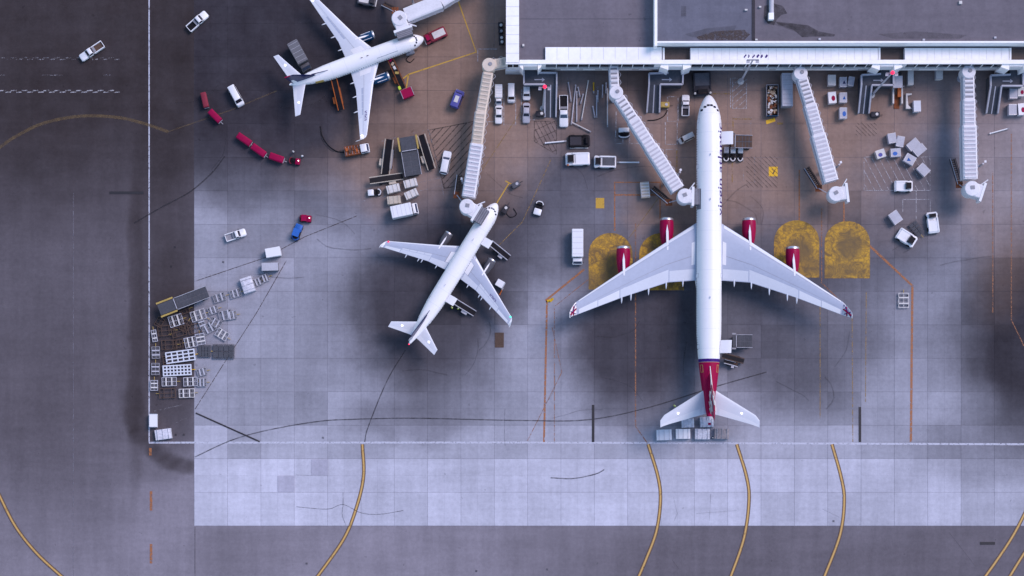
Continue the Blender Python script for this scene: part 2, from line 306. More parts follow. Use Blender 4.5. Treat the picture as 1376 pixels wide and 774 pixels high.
line('stand_line', [[(735, 404), (731, 594)], [(733, 404), (785, 362)]], 2.6, 'p_orange'); line('stand_line', [[(745, 412), (745, 594)], [(745, 412), (800, 368)], [(742, 440), (755, 500), (709, 592)]], 1., 'p_orange_worn')
line('stand_line', [[(1165, 327), (1226, 384), (1224, 594)]], 3.2, 'p_orange'); line('stand_line', [[(1102, 405), (1102, 565)], [(1145, 425), (1146, 594)], [(1164, 392), (1163, 540)]], 1.1, 'p_yellow_worn')
line('stand_line', [[(854, 300), (854, 573), (871, 597)], [(1104, 280), (1104, 380), (1145, 420)]], 1.6, 'p_orange_worn')
line('service_box', [[(826, 310), (826, 245), (887, 245), (887, 296)], [(826, 262), (887, 262)]], 2., 'p_orange'); line('service_box', [[(1074, 228), (1074, 300)], [(1134, 262), (1134, 300)]], 1.7, 'p_orange')
line('stand_line', [[(888, 262), (845, 320)], [(670, 330), (702, 298), (740, 215)]], 1., 'p_yellow_worn'); line('stand_line', [[(1359, 180), (1359, 430), (1376, 465)], [(1334, 230), (1334, 420)]], 1.4, 'p_orange_worn')
line('stand_line', [[(262, 378), (357, 346), (410, 318), (480, 290)], [(262, 550), (300, 490), (345, 420), (385, 350)]], 1., 'p_brown')
line('stand_line', [[(909.5, 200), (909.5, 262)], [(985, 160), (1010, 160)], [(958, 126), (985, 126)], [(985, 158), (985, 185)], [(984, 215), (984, 245)]], 1.5, 'p_yellow_worn')
# engine pads
def pad(x0, y0, x1, y1):
    cx, r = (x0+x1)/2, (x1-x0)/2; ry = r*.95
    poly('engine_pad', [(x0, y1), (x1, y1)]+[(cx+r*math.cos(R_(t)), y0+ry-ry*math.sin(R_(t))) for t in range(0, 181, 12)], 'pad_yellow')
for q in ((791, 313, 850, 389), (859, 313, 919, 390), (1040, 296, 1101, 373), (1108, 297, 1169, 374)): pad(*q)
poly('ground_sign', [(1033, 224), (1045, 224), (1045, 237), (1033, 237)], 'p_yellow_new'); line('ground_sign_mark', [[(1037, 227), (1040, 230), (1038, 234)], [(1042, 227), (1039, 234)]], .8, 'p_black')
poly('ground_sign', [(800.5, 266), (812, 266), (812, 280), (800.5, 280)], 'p_yellow'); poly('ground_sign', [(1029, 162), (1041, 158), (1042, 163), (1030, 167)], 'p_yellow_new'); line('ground_sign', [[(1044, 166), (1052, 166)]], 3, 'p_yellow_worn')
# tyre marks, slots, patches
line('tyre_mark', [[(180, 300), (218, 278), (255, 258), (285, 232), (302, 210)]], 1.8, 'p_tyre', True)
line('tyre_mark', [[(262, 614), (310, 592), (360, 578), (430, 566), (485, 563)], [(485, 563), (560, 562), (700, 565), (790, 564), (870, 548), (960, 520), (1030, 500)]], 1.5, 'p_tyre', True)
line('tyre_mark', [[(740, 642), (770, 643), (800, 637), (812, 631)], [(430, 170), (433, 188), (445, 202), (462, 205)]], 1.5, 'p_tyre', True)
line('crack', [[(398, 681), (440, 684), (461, 678), (485, 689), (510, 691), (542, 686)], [(461, 662), (461, 678), (460, 692), (465, 706)]], .7, 'p_tyre', True)
line('crack', [[(398, 638), (420, 639)], [(905, 668), (910, 690), (905, 702)], [(935, 690), (990, 686)], [(955, 664), (953, 700)], [(1105, 684), (1128, 695)], [(1275, 715), (1310, 760)], [(903, 752), (912, 764)]], .7, 'p_tyre_soft')
rt = random.Random(77)
for (cx, cy, sp) in ((600, 470, 70), (860, 470, 70), (1080, 480, 80), (760, 250, 60), (1220, 330, 70), (450, 330, 80), (360, 150, 70), (1000, 250, 50), (700, 520, 80)):
    for k in range(3):
        x, y = cx+rt.uniform(-sp, sp), cy+rt.uniform(-sp*.6, sp*.6); a0 = rt.uniform(0, 6.28); bend = rt.uniform(-.35, .35); pts = []
        for i in range(5): pts.append((x, y)); x += math.cos(a0)*rt.uniform(12, 22); y += math.sin(a0)*rt.uniform(8, 16); a0 += bend
        line('tyre_mark', [pts], rt.uniform(.9, 1.8), 'p_tyre_soft', True)
for q in ([(797, 544), (797, 594)], [(1155.5, 547), (1155.5, 594)], [(263, 555), (349, 593.5)]): line('drain_slot', [q], 3.4 if q[0][0] != 263 else 2., 'p_slot')
for q in ([(147, 259), (193, 259)], [(1317, 730), (1337, 730)]): line('drain_slot', [q], 3.6, 'p_slot', parent=ground if q[0][0] < 261 else apron)
poly('utility_cover', [(665, 447), (677, 447), (677, 467), (665, 467)], 'brown'); poly('slab_patch', [(373, 639.5), (396, 639.5), (396, 661), (373, 661)], 'patch'); poly('slab_patch', [(418.5, 617.5), (441, 617.5), (441, 638.5), (418.5, 638.5)], 'patch')
line('paving_seam', [[(98.5, 260), (98.5, 780)]], 1., 'p_light', parent=ground); line('paving_seam', [[(262, 708), (262, 780)]], .8, 'p_tyre', parent=ground)
for (x, y) in ((640, 767), (735, 765), (412, 757), (434, 588), (300, 352), (247, 584), (236, 584), (235, 332), (230, 358), (1120, 700)): line('oil_spot', [[(x-1.4, y), (x+1.4, y+.4)]], 2.6, 'p_tyre', parent=apron)
line('stand_dash', [[(203, 660), (203, 686)], [(203, 731), (203, 757)], [(202, 602), (202, 612)]], 3.4, 'p_orange', parent=ground)
# service road chequer edges
mb = []
for y, m in ((79, 'p_white_faint'), (123, 'p_white_worn')):
    runs = []
    for k in range(-1, 22): x = k*7.3; runs.append([(x, y+(1.1 if k % 2 else -1.1)), (x+7.6, y+(1.1 if k % 2 else -1.1)-.5)])
    line('zipper_line', runs, 1.4, m, parent=ground)
line('lane_dash', [[(57, 101), (84, 101)], [(138, 101), (149, 101)], [(-4, 101), (6, 101)]], 1.4, 'p_white_faint', parent=ground)
# parking bays and hatched boxes
line('parking_bay', [[(646, 163), (666, 164)], [(677, 118), (677, 168), (693, 168), (693, 128)], [(701, 120), (700, 162)], [(711, 161), (719, 161)], [(665, 128), (664, 164)]], 1.1, 'p_white_worn')
line('parking_bay', [[(751, 105), (763, 105), (763, 150)], [(751, 105), (751, 150)], [(771, 120), (771, 158), (788, 158), (788, 117), (773, 117)], [(802, 117), (802, 158), (816, 158)], [(802, 117), (810, 117)]], 1., 'p_white_faint')
line('parking_bay', [[(828, 150), (827, 193), (837, 193), (837, 185)], [(846, 160), (846, 193), (860, 193)], [(897, 130), (897, 163), (911, 163), (911, 130), (897, 130)], [(894, 164), (894, 194), (908, 194)], [(910, 164), (910, 194)], [(895, 222), (895, 201), (910, 201)]], 1.3, 'p_white_worn')
line('parking_bay', [rect(984.5, 105, 1003, 146), [(981.5, 105), (981.5, 147)]], 1.1, 'p_white_worn'); hatch('hatching', [(985, 106), (1003, 106), (1003, 146), (985, 146)], 42, 6.5, 'p_white_worn', .8)
line('parking_bay', [[(985, 158), (1009, 158), (1009, 180)], [(999, 214), (999, 244), (985, 244)], [(1014, 210), (1014, 245), (1006, 245)]], .9, 'p_white_faint')
line('parking_bay', [rect(1161, 211, 1250, 256), [(1213, 268), (1250, 268), (1250, 285)], [(1213, 268), (1213, 285)], [(1231, 256), (1231, 295)]], .9, 'p_white_worn'); hatch('hatching', [(1161, 211), (1250, 211), (1250, 256), (1161, 256)], -62, 8.5, 'p_white_worn', .8)
hatch('hatching', [(577, 175), (638, 163), (627, 248), (597, 253)], 48, 6.5, 'p_brown', 1.2); line('hatching', [[(576, 175), (638, 163)], [(597, 253), (626, 248)], [(576, 175), (597, 253)]], 1.1, 'p_brown')
hatch('hatching', [(718, 163), (748, 163), (748, 208), (718, 190)], 118, 5.5, 'p_brown', .8); hatch('hatching', [(718, 163), (748, 163), (748, 208), (718, 190)], 25, 12, 'p_brown', .7); line('hatching', [[(718, 163), (748, 163), (748, 208), (718, 190), (718, 163)]], .9, 'p_brown')
hatch('hatching', [(1003, 210), (1045, 210), (1045, 252), (1003, 252)], -45, 4.5, 'p_brown', .6); hatch('hatching', [(1150, 165), (1178, 165), (1178, 183), (1150, 183)], -45, 4, 'p_brown', .6)
line('parking_bay', [[(512, 190), (536, 184)], [(552, 180), (576, 174), (590, 228), (596, 262)], [(566, 234), (591, 227)], [(480, 272), (518, 264)], [(560, 246), (592, 239)], [(562, 257), (593, 250)]], 1., 'p_white_faint')
line('parking_bay', [[(205, 553), (245, 544)], [(232, 570), (252, 561)], [(262, 372), (308, 366)]], .7, 'p_white_faint', parent=ground); line('guard_line', [[(668, 66), (642, 66), (642, 83)]], 1.1, 'p_white_worn')

# ================================================================ terminal
def pxprism(pts, z0, z1):
    return MB().prism([W(p[0], p[1], z1)[:2] for p in pts], z0, z1)
def rct(x0, y0, x1, y1): return [(x0, y0), (x1, y0), (x1, y1), (x0, y1)]
term = thing('terminal_building', 'long terminal with grey roofs and white panelled concourse at the top edge', 'building', W(1000, 30))
def tp(name, pts, z0, z1, m, parent=None):
    mb = pxprism(pts, z0, z1); p = parent or term; off = Vector(term.location)
    mb.v = [(v[0]-off.x, v[1]-off.y, v[2]) for v in mb.v]; return mb.build(name, m, p)
ZC, ZL_, ZR = 8.9, 8.3, 11.4
roofl = tp('roof', rct(697, -70, 882, 64), 5, ZL_, 'roofing'); tp('roof', rct(697, 64, 733, 80), 5, ZL_, 'roofing')
tp('roof', rct(883, -70, 1011, 55.5), 5, ZR, 'roofing_blue'); roofr = tp('roof', rct(1011.1, -70, 1440, 55.5), 5, ZR, 'roofing')
roofr['label'] = 'dark grey membrane roof with stains and seams'
tp('parapet', rct(879.5, -70, 883.3, 61.5), 5, ZR+.55, 'roof_white'); tp('parapet', rct(883.3, 55.2, 1440, 57.4), 5, ZR+.5, 'roof_white')
tp('upper_wall', rct(883, 57.4, 1440, 58.6), 5, ZR-.2, 'roof_white'); tp('gutter', rct(883, 61.2, 1440, 64.3), 6, ZC-.35, 'gutter_dark')  # the gutter is dark in its own colour
tp('roof_seam', rct(1010.5, -70, 1014.5, 55), ZR-1, ZR+.12, 'dark'); tp('roof_seam', rct(699, 25, 879, 25.6), ZL_-1, ZL_+.03, 'darkgrey')
for (x, y) in ((1100, 51), (1240, 52), (1336, 49)): tp('roof_drain', rct(x, y, x+3, y+2.5), ZR-1, ZR+.3, 'lightgrey')
for (x, y, w, h) in ((702, 59, 2.6, 3), (1015, 52, 3, 2), (1020, 8, 3, 2), (1001, 12, 3.5, 2), (1289, 1, 4, 4)): tp('roof_vent', rct(x, y, x+w, y+h), ZR-4, (ZL_ if x < 880 else ZR)+.5, 'offwhite')
dv = MB().tube(W(1036.5, -60, ZR+.6), W(1036.5, 24, ZR+.6), .55, n=12); dv.v = [(v[0]-term.location.x, v[1]-term.location.y, v[2]) for v in dv.v]; duct = dv.build('roof_duct', 'lightgrey', term, True)
tp('duct_end', rct(1033, 17, 1040, 26), ZR, ZR+1.3, 'roof_white', duct)
# spilled dark stains on the membrane, a thin sheet each
def rstain(pts, m='p_tyre_soft', z=.02):
    q = [W(p[0], p[1], ZR+z)-Vector(term.location) for p in pts]; mb = MB(); mb.add([(p.x, p.y, ZR+z) for p in q], [tuple(range(len(q)))]); mb.build('roof_stain', m, term)
rstain([(1027, 8), (1038, 4), (1052, 8), (1058, 18), (1050, 20), (1044, 26), (1040, 34), (1032, 32), (1026, 24)], 'p_tyre'); rstain([(1042, 29), (1062, 31), (1086, 34), (1100, 42), (1122, 46), (1121, 49), (1098, 49), (1078, 50), (1066, 40), (1046, 33)], 'p_tyre', .03)
rstain([(920, 46), (950, 38), (990, 34), (985, 44), (975, 51), (930, 50)], 'p_tyre_soft', .02); rstain([(935, 50), (960, 42), (1000, 40), (1008, 46), (1000, 54), (940, 54)], 'p_brown', .035); rstain([(1030, 30), (1040, 28), (1060, 33), (1080, 38), (1072, 44), (1050, 36)], 'p_tyre_soft', .04); rstain([(1180, 46), (1230, 42), (1300, 47), (1290, 52), (1200, 52)], 'p_tyre_soft', .02); rstain([(915, 8), (922, 8), (922, 22), (915, 22)], 'p_tyre_soft', .03)
# roof panels
def panels(x0, x1, y0, y1, pitch, z, vertical=False):
    n = max(1, round(((y1-y0) if vertical else (x1-x0))/pitch))
    for i in range(n):
        if vertical: a_, b_ = y0+(y1-y0)*i/n, y0+(y1-y0)*(i+1)/n; tp('roof_panel', rct(x0, a_+.18, x1, b_-.18), z, z+.09+.02*(i % 2), 'roof_white')
        else: a_, b_ = x0+(x1-x0)*i/n, x0+(x1-x0)*(i+1)/n; tp('roof_panel', rct(a_+.14, y0, b_-.14, y1), z, z+.09+.02*(i % 2), 'roof_white')
SEG = [(732.5, 889.5, 63.2, 16.), (927.5, 1180, 64.4, 10.5), (1215.5, 1356, 64.4, 10.3)]
tp('west_strip', rct(680, -70, 697.5, 84), 3, ZC+.25, 'rib_grey'); panels(680, 697.5, -66, 84, 12.2, ZC+.25, True)
for (x0, x1, y0, pt) in SEG:
    tp('concourse_roof', rct(x0, y0, x1, 80.5), 5, ZC, 'rib_grey'); panels(x0+.3, x1-.3, y0+.3, 80.2, pt, ZC)
for (x0, x1) in ((890.5, 927), (1180.5, 1215), (1356.5, 1440)):
    tp('recess_roof', rct(x0, 64.4, x1, 80), 4, ZC-1.3, 'roofing_brown'); tp('recess_kerb', rct(x0, 64.2, x0+2.6, 80), 4, ZC+.05, 'roof_white')
for x0, x1 in ((698, 733), (733, 1440)):
    tp('eave', rct(x0, 80.3, x1, 85.8), ZC-.6, ZC+.16, 'roof_white')
E0 = W(700, 86, ZC)     # facade line
fy = E0.y-term.location.y
def wy(x0, x1, z0, z1, out0, out1, m, name):    # a box standing out of the facade between out0 and out1 metres
    a_, b_ = W(x0, 86, z1).x-term.location.x, W(x1, 86, z1).x-term.location.x
    return MB().box(((a_+b_)/2, fy-(out0+out1)/2, (z0+z1)/2), (b_-a_, abs(out1-out0), z1-z0)).build(name, m, term)
wy(680, 1440, 2.8, ZC-.05, -.6, .0, 'roof_white', 'facade_wall'); wy(680, 1440, 0, 2.75, -4, -1.6, 'grey', 'ground_floor_wall')
wy(733, 1440, 5.55, 5.95, 0, .32, 'offwhite', 'ledge')
for (x0, x1, w_) in ((681.5, 697, 9), (733, 880, 15.3), (929, 1180, 15.), (1218, 1350, 15.)):
    n = max(1, round((x1-x0)/w_))
    for i in range(n):
        a_, b_ = x0+(x1-x0)*i/n, x0+(x1-x0)*(i+1)/n
        wy(a_+.5, b_-.5, 6.1, ZC-.4, .0, .06, 'glass', 'window_pane')
        if n > 1: wy(a_-.45, a_+.45, 6.0, ZC-.3, .0, .16, 'roof_white', 'mullion')
for x in (745, 775, 800, 850, 1000, 1035, 1130, 1155, 1228, 1262): wy(x, x+9, 2.9, 5.4, 0, .05, 'offwhite', 'wall_panel')
for k, x in enumerate((1000, 1005, 1011, 1017, 1022.5, 1028)):      # six dark marks on the white roof
    q = W(x+1, 75.5, ZC+.13)-Vector(term.location); mb = MB()
    mb.strip([(q.x-.2+.1*(k % 2), q.y-.3, 0), (q.x+.1*(k % 3), q.y, 0), (q.x+.3-.3*(k % 3 == 1), q.y+.32, 0)], .26+.12*(k > 2), ZC+.14); mb.build('roof_mark', 'purple', term)
# portals over the baggage ramps
for cx in (713, 908, 1192, 1366):
    for sgn in (-1, 1):
        tp('portal_wing', [(cx+sgn*9, 82), (cx+sgn*17, 82), (cx+sgn*(21 if cx > 715 else 14), 90), (cx+sgn*10, 94)], 3, ZC-.25+.01*sgn, 'roof_white')
    tp('portal_lintel', rct(cx-9, 85.8, cx+9, 89), 5, ZC-.35, 'roof_white')
tp('west_block', rct(679.5, 84.2, 722, 85.9), 3, ZC+.2, 'roof_white'); tp('west_plinth', rct(679, 88.5, 703, 95.5), .1, 3.4, 'bridge_white')

# ---------------------------------------------------------------- baggage ramps (landing at door level, sloping down to the apron)
def ramp(label, land, lane, div, zt=3.7):
    """land: landing outline in photo px at height zt; lane: [top left, top right, foot right, foot left]"""
    o0 = W(*lane[2]); t = thing('baggage_ramp', label, 'ramp', o0, 0, 'ramps from the terminal doors')
    L_ = lambda p, z: W(p[0], p[1], z)-Vector((o0.x, o0.y, 0))
    MB().prism([L_(p, zt)[:2] for p in land], .1, zt).build('landing', 'deck', t)
    tl, tr, br, bl = L_(lane[0], zt), L_(lane[1], zt), L_(lane[2], .06), L_(lane[3], .06)
    mb = MB(); mb.loft([[tl, tr, br, bl], [Vector((p.x, p.y, .02)) for p in (tl, tr, br, bl)]]); mb.build('ramp_deck', 'deck', t)
    def wall(p, q, h=.75, w=.34):
        p, q = Vector(p), Vector(q); d = (q-p); nn = Vector((-d.y, d.x, 0)).normalized()*w/2
        MB().loft([[p+nn, p-nn, p-nn+Vector((0, 0, h)), p+nn+Vector((0, 0, h))], [q+nn, q-nn, q-nn+Vector((0, 0, h)), q+nn+Vector((0, 0, h))]]).build('ramp_wall', 'lightgrey', t)
    wall(tl, bl); wall(tr, br)
    for (p, q) in div: wall(L_(p, zt), L_(q, zt))
    a_, b_ = (tl+tr)/2, (bl+br)/2; mb = MB(); n_ = Vector((.12, 0, 0)); u = Vector((0, 0, .03)); mb.add([a_-n_+u, a_+n_+u, b_+n_+u, b_-n_+u], [(0, 1, 2, 3)]); mb.build('lane_divider', 'lightgrey', t)
    cx = sum(p[0] for p in land)/len(land); cy = lane[0][1]-7; q = L_((cx, cy), zt); mb = MB(); mb.strip([(q.x-1.1, q.y, 0), (q.x+1.1, q.y, 0)], .22, zt+.02); mb.strip([(q.x+.6, q.y+.35, 0), (q.x+1.15, q.y, 0), (q.x+.6, q.y-.35, 0)], .2, zt+.025); mb.build('arrow_marking', 'lightgrey', t)
ramp('dark baggage ramp between the parked white vans and the tow bars', [(704, 88), (722, 88), (722, 98.5), (748, 98.5), (748, 114), (704, 114)], [(732, 114), (748, 114), (747, 158), (732, 158)], [((704, 88), (704, 114)), ((704, 114), (732, 114)), ((722, 98.5), (748, 98.5)), ((748, 98.5), (748, 114))])
ramp('dark baggage ramp right of the zigzag jet bridge, left of the big jet nose', [(898, 88), (918, 88), (917, 114), (872, 114), (872, 99.5), (898, 98.5)], [(872, 114), (887, 114), (886, 152), (869, 152)], [((918, 88), (917, 114)), ((917, 114), (887, 114)), ((872, 99.5), (898, 98.5)), ((872, 99.5), (872, 114))])
ramp('dark baggage ramp beside the shelter with orange inside', [(1183, 88), (1200, 88), (1200, 115), (1157, 115), (1157, 101.5), (1183, 100)], [(1157, 115), (1171, 115), (1167, 153), (1153, 153)], [((1200, 100), (1200, 115)), ((1200, 115), (1171, 115)), ((1157, 101.5), (1183, 100)), ((1157, 101.5), (1157, 115))])
ramp('dark baggage ramp at the right edge beside the last jet bridge', [(1357, 90), (1374, 90), (1374, 116), (1330.5, 116), (1330.5, 102), (1357, 101)], [(1330.5, 116), (1345, 116), (1340, 153), (1324.6, 153)], [((1374, 94), (1374, 116)), ((1374, 116), (1345, 116)), ((1330.5, 102), (1357, 101)), ((1330.5, 102), (1330.5, 116))])

# ---------------------------------------------------------------- lighting masts
def mast(label, top, h, base_m):
    b = W(*top, h); t = thing('light_mast', label, 'light mast', (b.x, b.y, 0), 0, 'apron lighting masts')
    MB().tube((0, 0, .6), (0, 0, h-.4), .26, .15, 10).build('pole', 'lightgrey', t); MB().lathe([(0, .75), (.6, .7), (.62, .4), (.9, .35)], 12).build('pedestal', base_m, t)
    MB().box((0, 0, h-.35), (2.6, .25, .18)).build('crossarm', 'grey', t)
    for x in (-1., 1.): MB().box((x, -.25, h-.55), (.7, .6, .3)).build('floodlight', 'lightgrey', t)
    return t, h
t, h = mast('tall lighting mast with red lamp beside the ramp left of the tow bars', (732, 117), 22, 'offwhite'); MB().lathe([(0, .1), (.15, .38), (.45, .42), (.7, .25), (.8, .02)], 12, o=(0, 0, h-.1)).build('obstruction_light', 'red_glow', t)
t, h = mast('tall lighting mast with red lamp leaning over the right middle ramp', (1199, 98), 22, 'offwhite'); MB().lathe([(0, .1), (.15, .38), (.45, .42), (.7, .25), (.8, .02)], 12, o=(0, 0, h-.1)).build('obstruction_light', 'red_glow', t)
mast('lighting mast without red lamp above the small hatched box', (1012, 80), 21, 'offwhite')

# ================================================================ jet bridges
def jetbridge(label, rot, secs, cab, headv, headlen=2.2, link=None, canopy=1.6, stairs=None, zr=6.9, rotz=True, drum=1.75, ribs=True):
    """rot: rotunda centre px; secs: list of (start px, end px, width m, material) measured on the roof; cab: drum centre px; headv: px direction to the aircraft door"""
    o0 = W(*cab, zr); t = thing('jet_bridge', label, 'jet bridge', (o0.x, o0.y, 0), 0, 'passenger jet bridges'); off = Vector((o0.x, o0.y, 0)); L_ = lambda p, z: W(p[0], p[1], z)-off
    def section(p, q, w, z, h, m, nm='tunnel'):
        p, q = L_(p, z), L_(q, z); d = q-p; Ln = math.hypot(d.x, d.y); rz = math.atan2(d.y, d.x); c = (p+q)/2
        mb = MB()
        mb.loft([[(sx, sy, sz) for sy, sz in ((-w/2, -h), (w/2, -h), (w/2, -.22), (w/2-.3, 0), (-w/2+.3, 0), (-w/2, -.22))] for sx in (-Ln/2, Ln/2)])
        tu = mb.build(nm, m, t, loc=(c.x, c.y, z), rz=rz)
        n = max(2, int(Ln/.92)); rm = B((0, 0, 0), (.30, w-.5, .16)).mesh('rib', 'bridge_white' if m != 'bridge_tan' else 'bridge_tan')
        gm = B((0, 0, 0), (.40, w-.66, .03)).mesh('roof_groove', 'grey' if w < 2.6 and m != 'bridge_tan' else ('beige' if m == 'bridge_tan' else 'rib_grey'))
        for i in range(n if ribs else 0):
            x = -Ln/2+Ln*(i+.5)/n; put('rib', rm, tu, (x, 0, .08))
            if i: put('roof_groove', gm, tu, (x-Ln/n/2, 0, .017))
        k = MB(); k.box((0, -w/2-.09, -1.0), (Ln, .16, .2)); k.build('cable_tray', 'lightgrey', tu)
        if Ln > 3:       # power cable hanging in loops beside the telescoping tunnel
            nl = max(2, int(Ln/1.6)); mb = MB(); pr_ = None
            for i in range(nl*4+1):
                x = -Ln/2+Ln*i/(nl*4); yy = w/2+.28+.22*math.sin(i*math.pi/2)+.08*math.sin(i*1.7); pt_ = Vector((x, yy, -.9-.25*abs(math.sin(i*math.pi/4))))
                if pr_ is not None: mb.tube(pr_, pt_, .055, n=5)
                pr_ = pt_
            mb.build('power_cable', 'lightgrey', tu)
    for i, (p, q, w, m) in enumerate(secs): section(p, q, w, zr+.22*i, 2.75+.25*i, m)
    if rotz:
        r0 = L_(rot, zr+.25); MB().lathe([(zr-3.0, 1.55), (zr+.05, 1.6), (zr+.25, 1.45), (zr+.3, .6)], 20, o=(r0.x, r0.y, 0)).build('rotunda', secs[0][3], t, True); MB().lathe([(zr+.3, .45), (zr+.5, .42)], 10, o=(r0.x+.3, r0.y+.2, 0)).build('rotunda_vent', 'grey', t)
        MB().lathe([(0, .9), (.3, .9), (.31, .45), (zr-2.9, .45)], 12, o=(r0.x, r0.y, 0)).build('support_column', 'lightgrey', t)
    if link: section(link[0], link[1], 2.1, zr-.1, 2.6, link[2], 'fixed_walkway')
    zt = zr+.22*(len(secs)-1)+.12
    MB().lathe([(zt-3.5, drum-.1), (zt-.1, drum), (zt+.12, drum-.15), (zt+.18, .5)], 24).build('cab', 'bridge_white', t, True)
    hv = Vector((headv[0], -headv[1], 0)).normalized(); rz = math.atan2(hv.y, hv.x); hl = drum*.5+headlen
    MB().hull([(zt-3.3, drum*.3, hl, 1.45, .2), (zt-.15, drum*.3, hl, 1.5, .25), (zt-.02, drum*.3+.1, hl-.1, 1.35, .2)]).build('cab_head', 'bridge_white', t, 35, rz=rz)
    MB().box((hl-.25, 0, zt-1.4), (.55, 4.3, 2.9)).build('head_bar', 'white', t, rz=rz); MB().box((.1, .25, zt+.24), (.9, .8, .12)).build('roof_hatch', 'grey', t, rz=rz+.4)
    MB().tube((hl-1.1, 1.5, zt-.5), (hl+.1, 3.1, zt-.45), .14, n=6).build('handrail', 'bridge_white', t, rz=rz)
    if canopy:
        cp = MB().box((hl+canopy/2+.02, 0, zt-1.5), (canopy, 3.5, 2.7)).build('canopy', 'bellows', t, rz=rz)
        for k in range(4): MB().box((hl+canopy*(k+.5)/4, 0, zt-1.47), (.14, 3.62, 2.75)).build('canopy_hoop', 'grey', cp)
    # wheel carriage
    a_, b_ = L_(secs[-1][0], 0), L_(secs[-1][1], 0); d = (b_-a_).normalized(); c = b_-d*2.6-Vector((0, 0, 0)); rz2 = math.atan2(d.y, d.x)
    wc = MB().box((0, 0, 1.2), (.5, 3.6, .4)).build('wheel_carriage', 'grey', t, loc=(c.x, c.y, 0), rz=rz2)
    for s_ in (-1, 1):
        MB().tube((0, s_*1.75, 1.2), (0, s_*1.75, zr-2.6), .22).build('lift_column', 'lightgrey', wc); MB().lathe([(-.28, .3), (-.26, .62), (.26, .62), (.28, .3)], 14, 'y', (0, s_*1.1, .62)).build('wheel', 'rubber', wc)
    for s_ in (-1, 1): MB().box((-.2, s_*1.85, zr-1.2), (.5, .45, .3)).build('drive_lamp', 'bridge_white', wc)
    if stairs:
        p, q = L_(stairs[0], zr-3.0), L_(stairs[1], .3); d = q-p; nn = Vector((-d.y, d.x, 0)).normalized()
        st = MB().box((p.x, p.y, zr-3.05), (1.5, 1.5, .12)).build('service_stair', 'rust', t)
        for s_ in (-1, 1):
            MB().tube(p+nn*.55*s_+Vector((0, 0, .9)), q+nn*.55*s_+Vector((0, 0, .9)), .09, n=6).build('handrail', 'lightgrey' if s_ > 0 else 'brown', st); MB().tube(p+nn*.5*s_, q+nn*.5*s_, .14, n=6).build('stringer', 'dark', st)
        n = 12; rm = MB().box((0, 0, 0), (.26, 1., .05)).mesh('step', 'brown')
        for i in range(n): put('step', rm, st, p.lerp(q, (i+.5)/n), math.atan2(d.y, d.x))
        MB().tube(p, Vector((0, 0, p.z)), .12, n=6).build('gangway', 'lightgrey', st)
    return t
bw, bt = 'bridge_white', 'bridge_tan'
jetbridge('white jet bridge reaching the jet at the top left', (645, -32), [((640, -28), (592, 1), 2.9, bw), ((592, 1), (545, 20), 3.2, bw)], (536.5, 25), (.33, .94), 1.9, None, 1.5, ((531, 14), (515, 6)), ribs=False)
jetbridge('tan and white jet bridge serving the middle jet from the building corner', (657, 87), [((656, 97), (646, 152), 2.3, bt), ((646, 150), (640.5, 196), 2.5, bt), ((640.8, 193), (629.5, 264), 2.9, bw)], (627.5, 278), (.85, .52), 1.9, ((662, 86), (683, 82), bt), 2.0, ((614, 262), (617.5, 236)))
jetbridge('slanted white jet bridge docked at the left side of the big jet', (828, 124), [((832, 131), (853, 163), 2.5, bw), ((851, 160), (877, 201), 2.8, bw), ((875, 197), (911, 254), 3.1, bw)], (920, 264), (1, 0.02), 1.2, ((824.5, 86), (826, 118), bw), 1.3, ((899, 272), (876.5, 253)))
jetbridge('white jet bridge parked unattached right of the big jet', (1076, 98), [((1078, 104), (1090, 143), 2.4, bw), ((1089, 140), (1101, 183), 2.8, bw), ((1100, 180), (1117.5, 243), 3.2, bw)], (1123, 261), (.97, -.12), 1.9, ((1074, 86), (1075.5, 94), bw), 0, ((1100, 253), (1083, 226)))
jetbridge('straight vertical white jet bridge parked at the far right', (1302, 96), [((1302, 100), (1302.6, 136), 2.5, bw), ((1302.5, 133), (1303, 172), 2.8, bw), ((1303, 168), (1304.5, 240), 3.2, bw)], (1305.5, 254), (.92, .30), 1.9, ((1301.5, 86), (1302, 94), bw), 0, ((1289, 248), (1279, 214)))

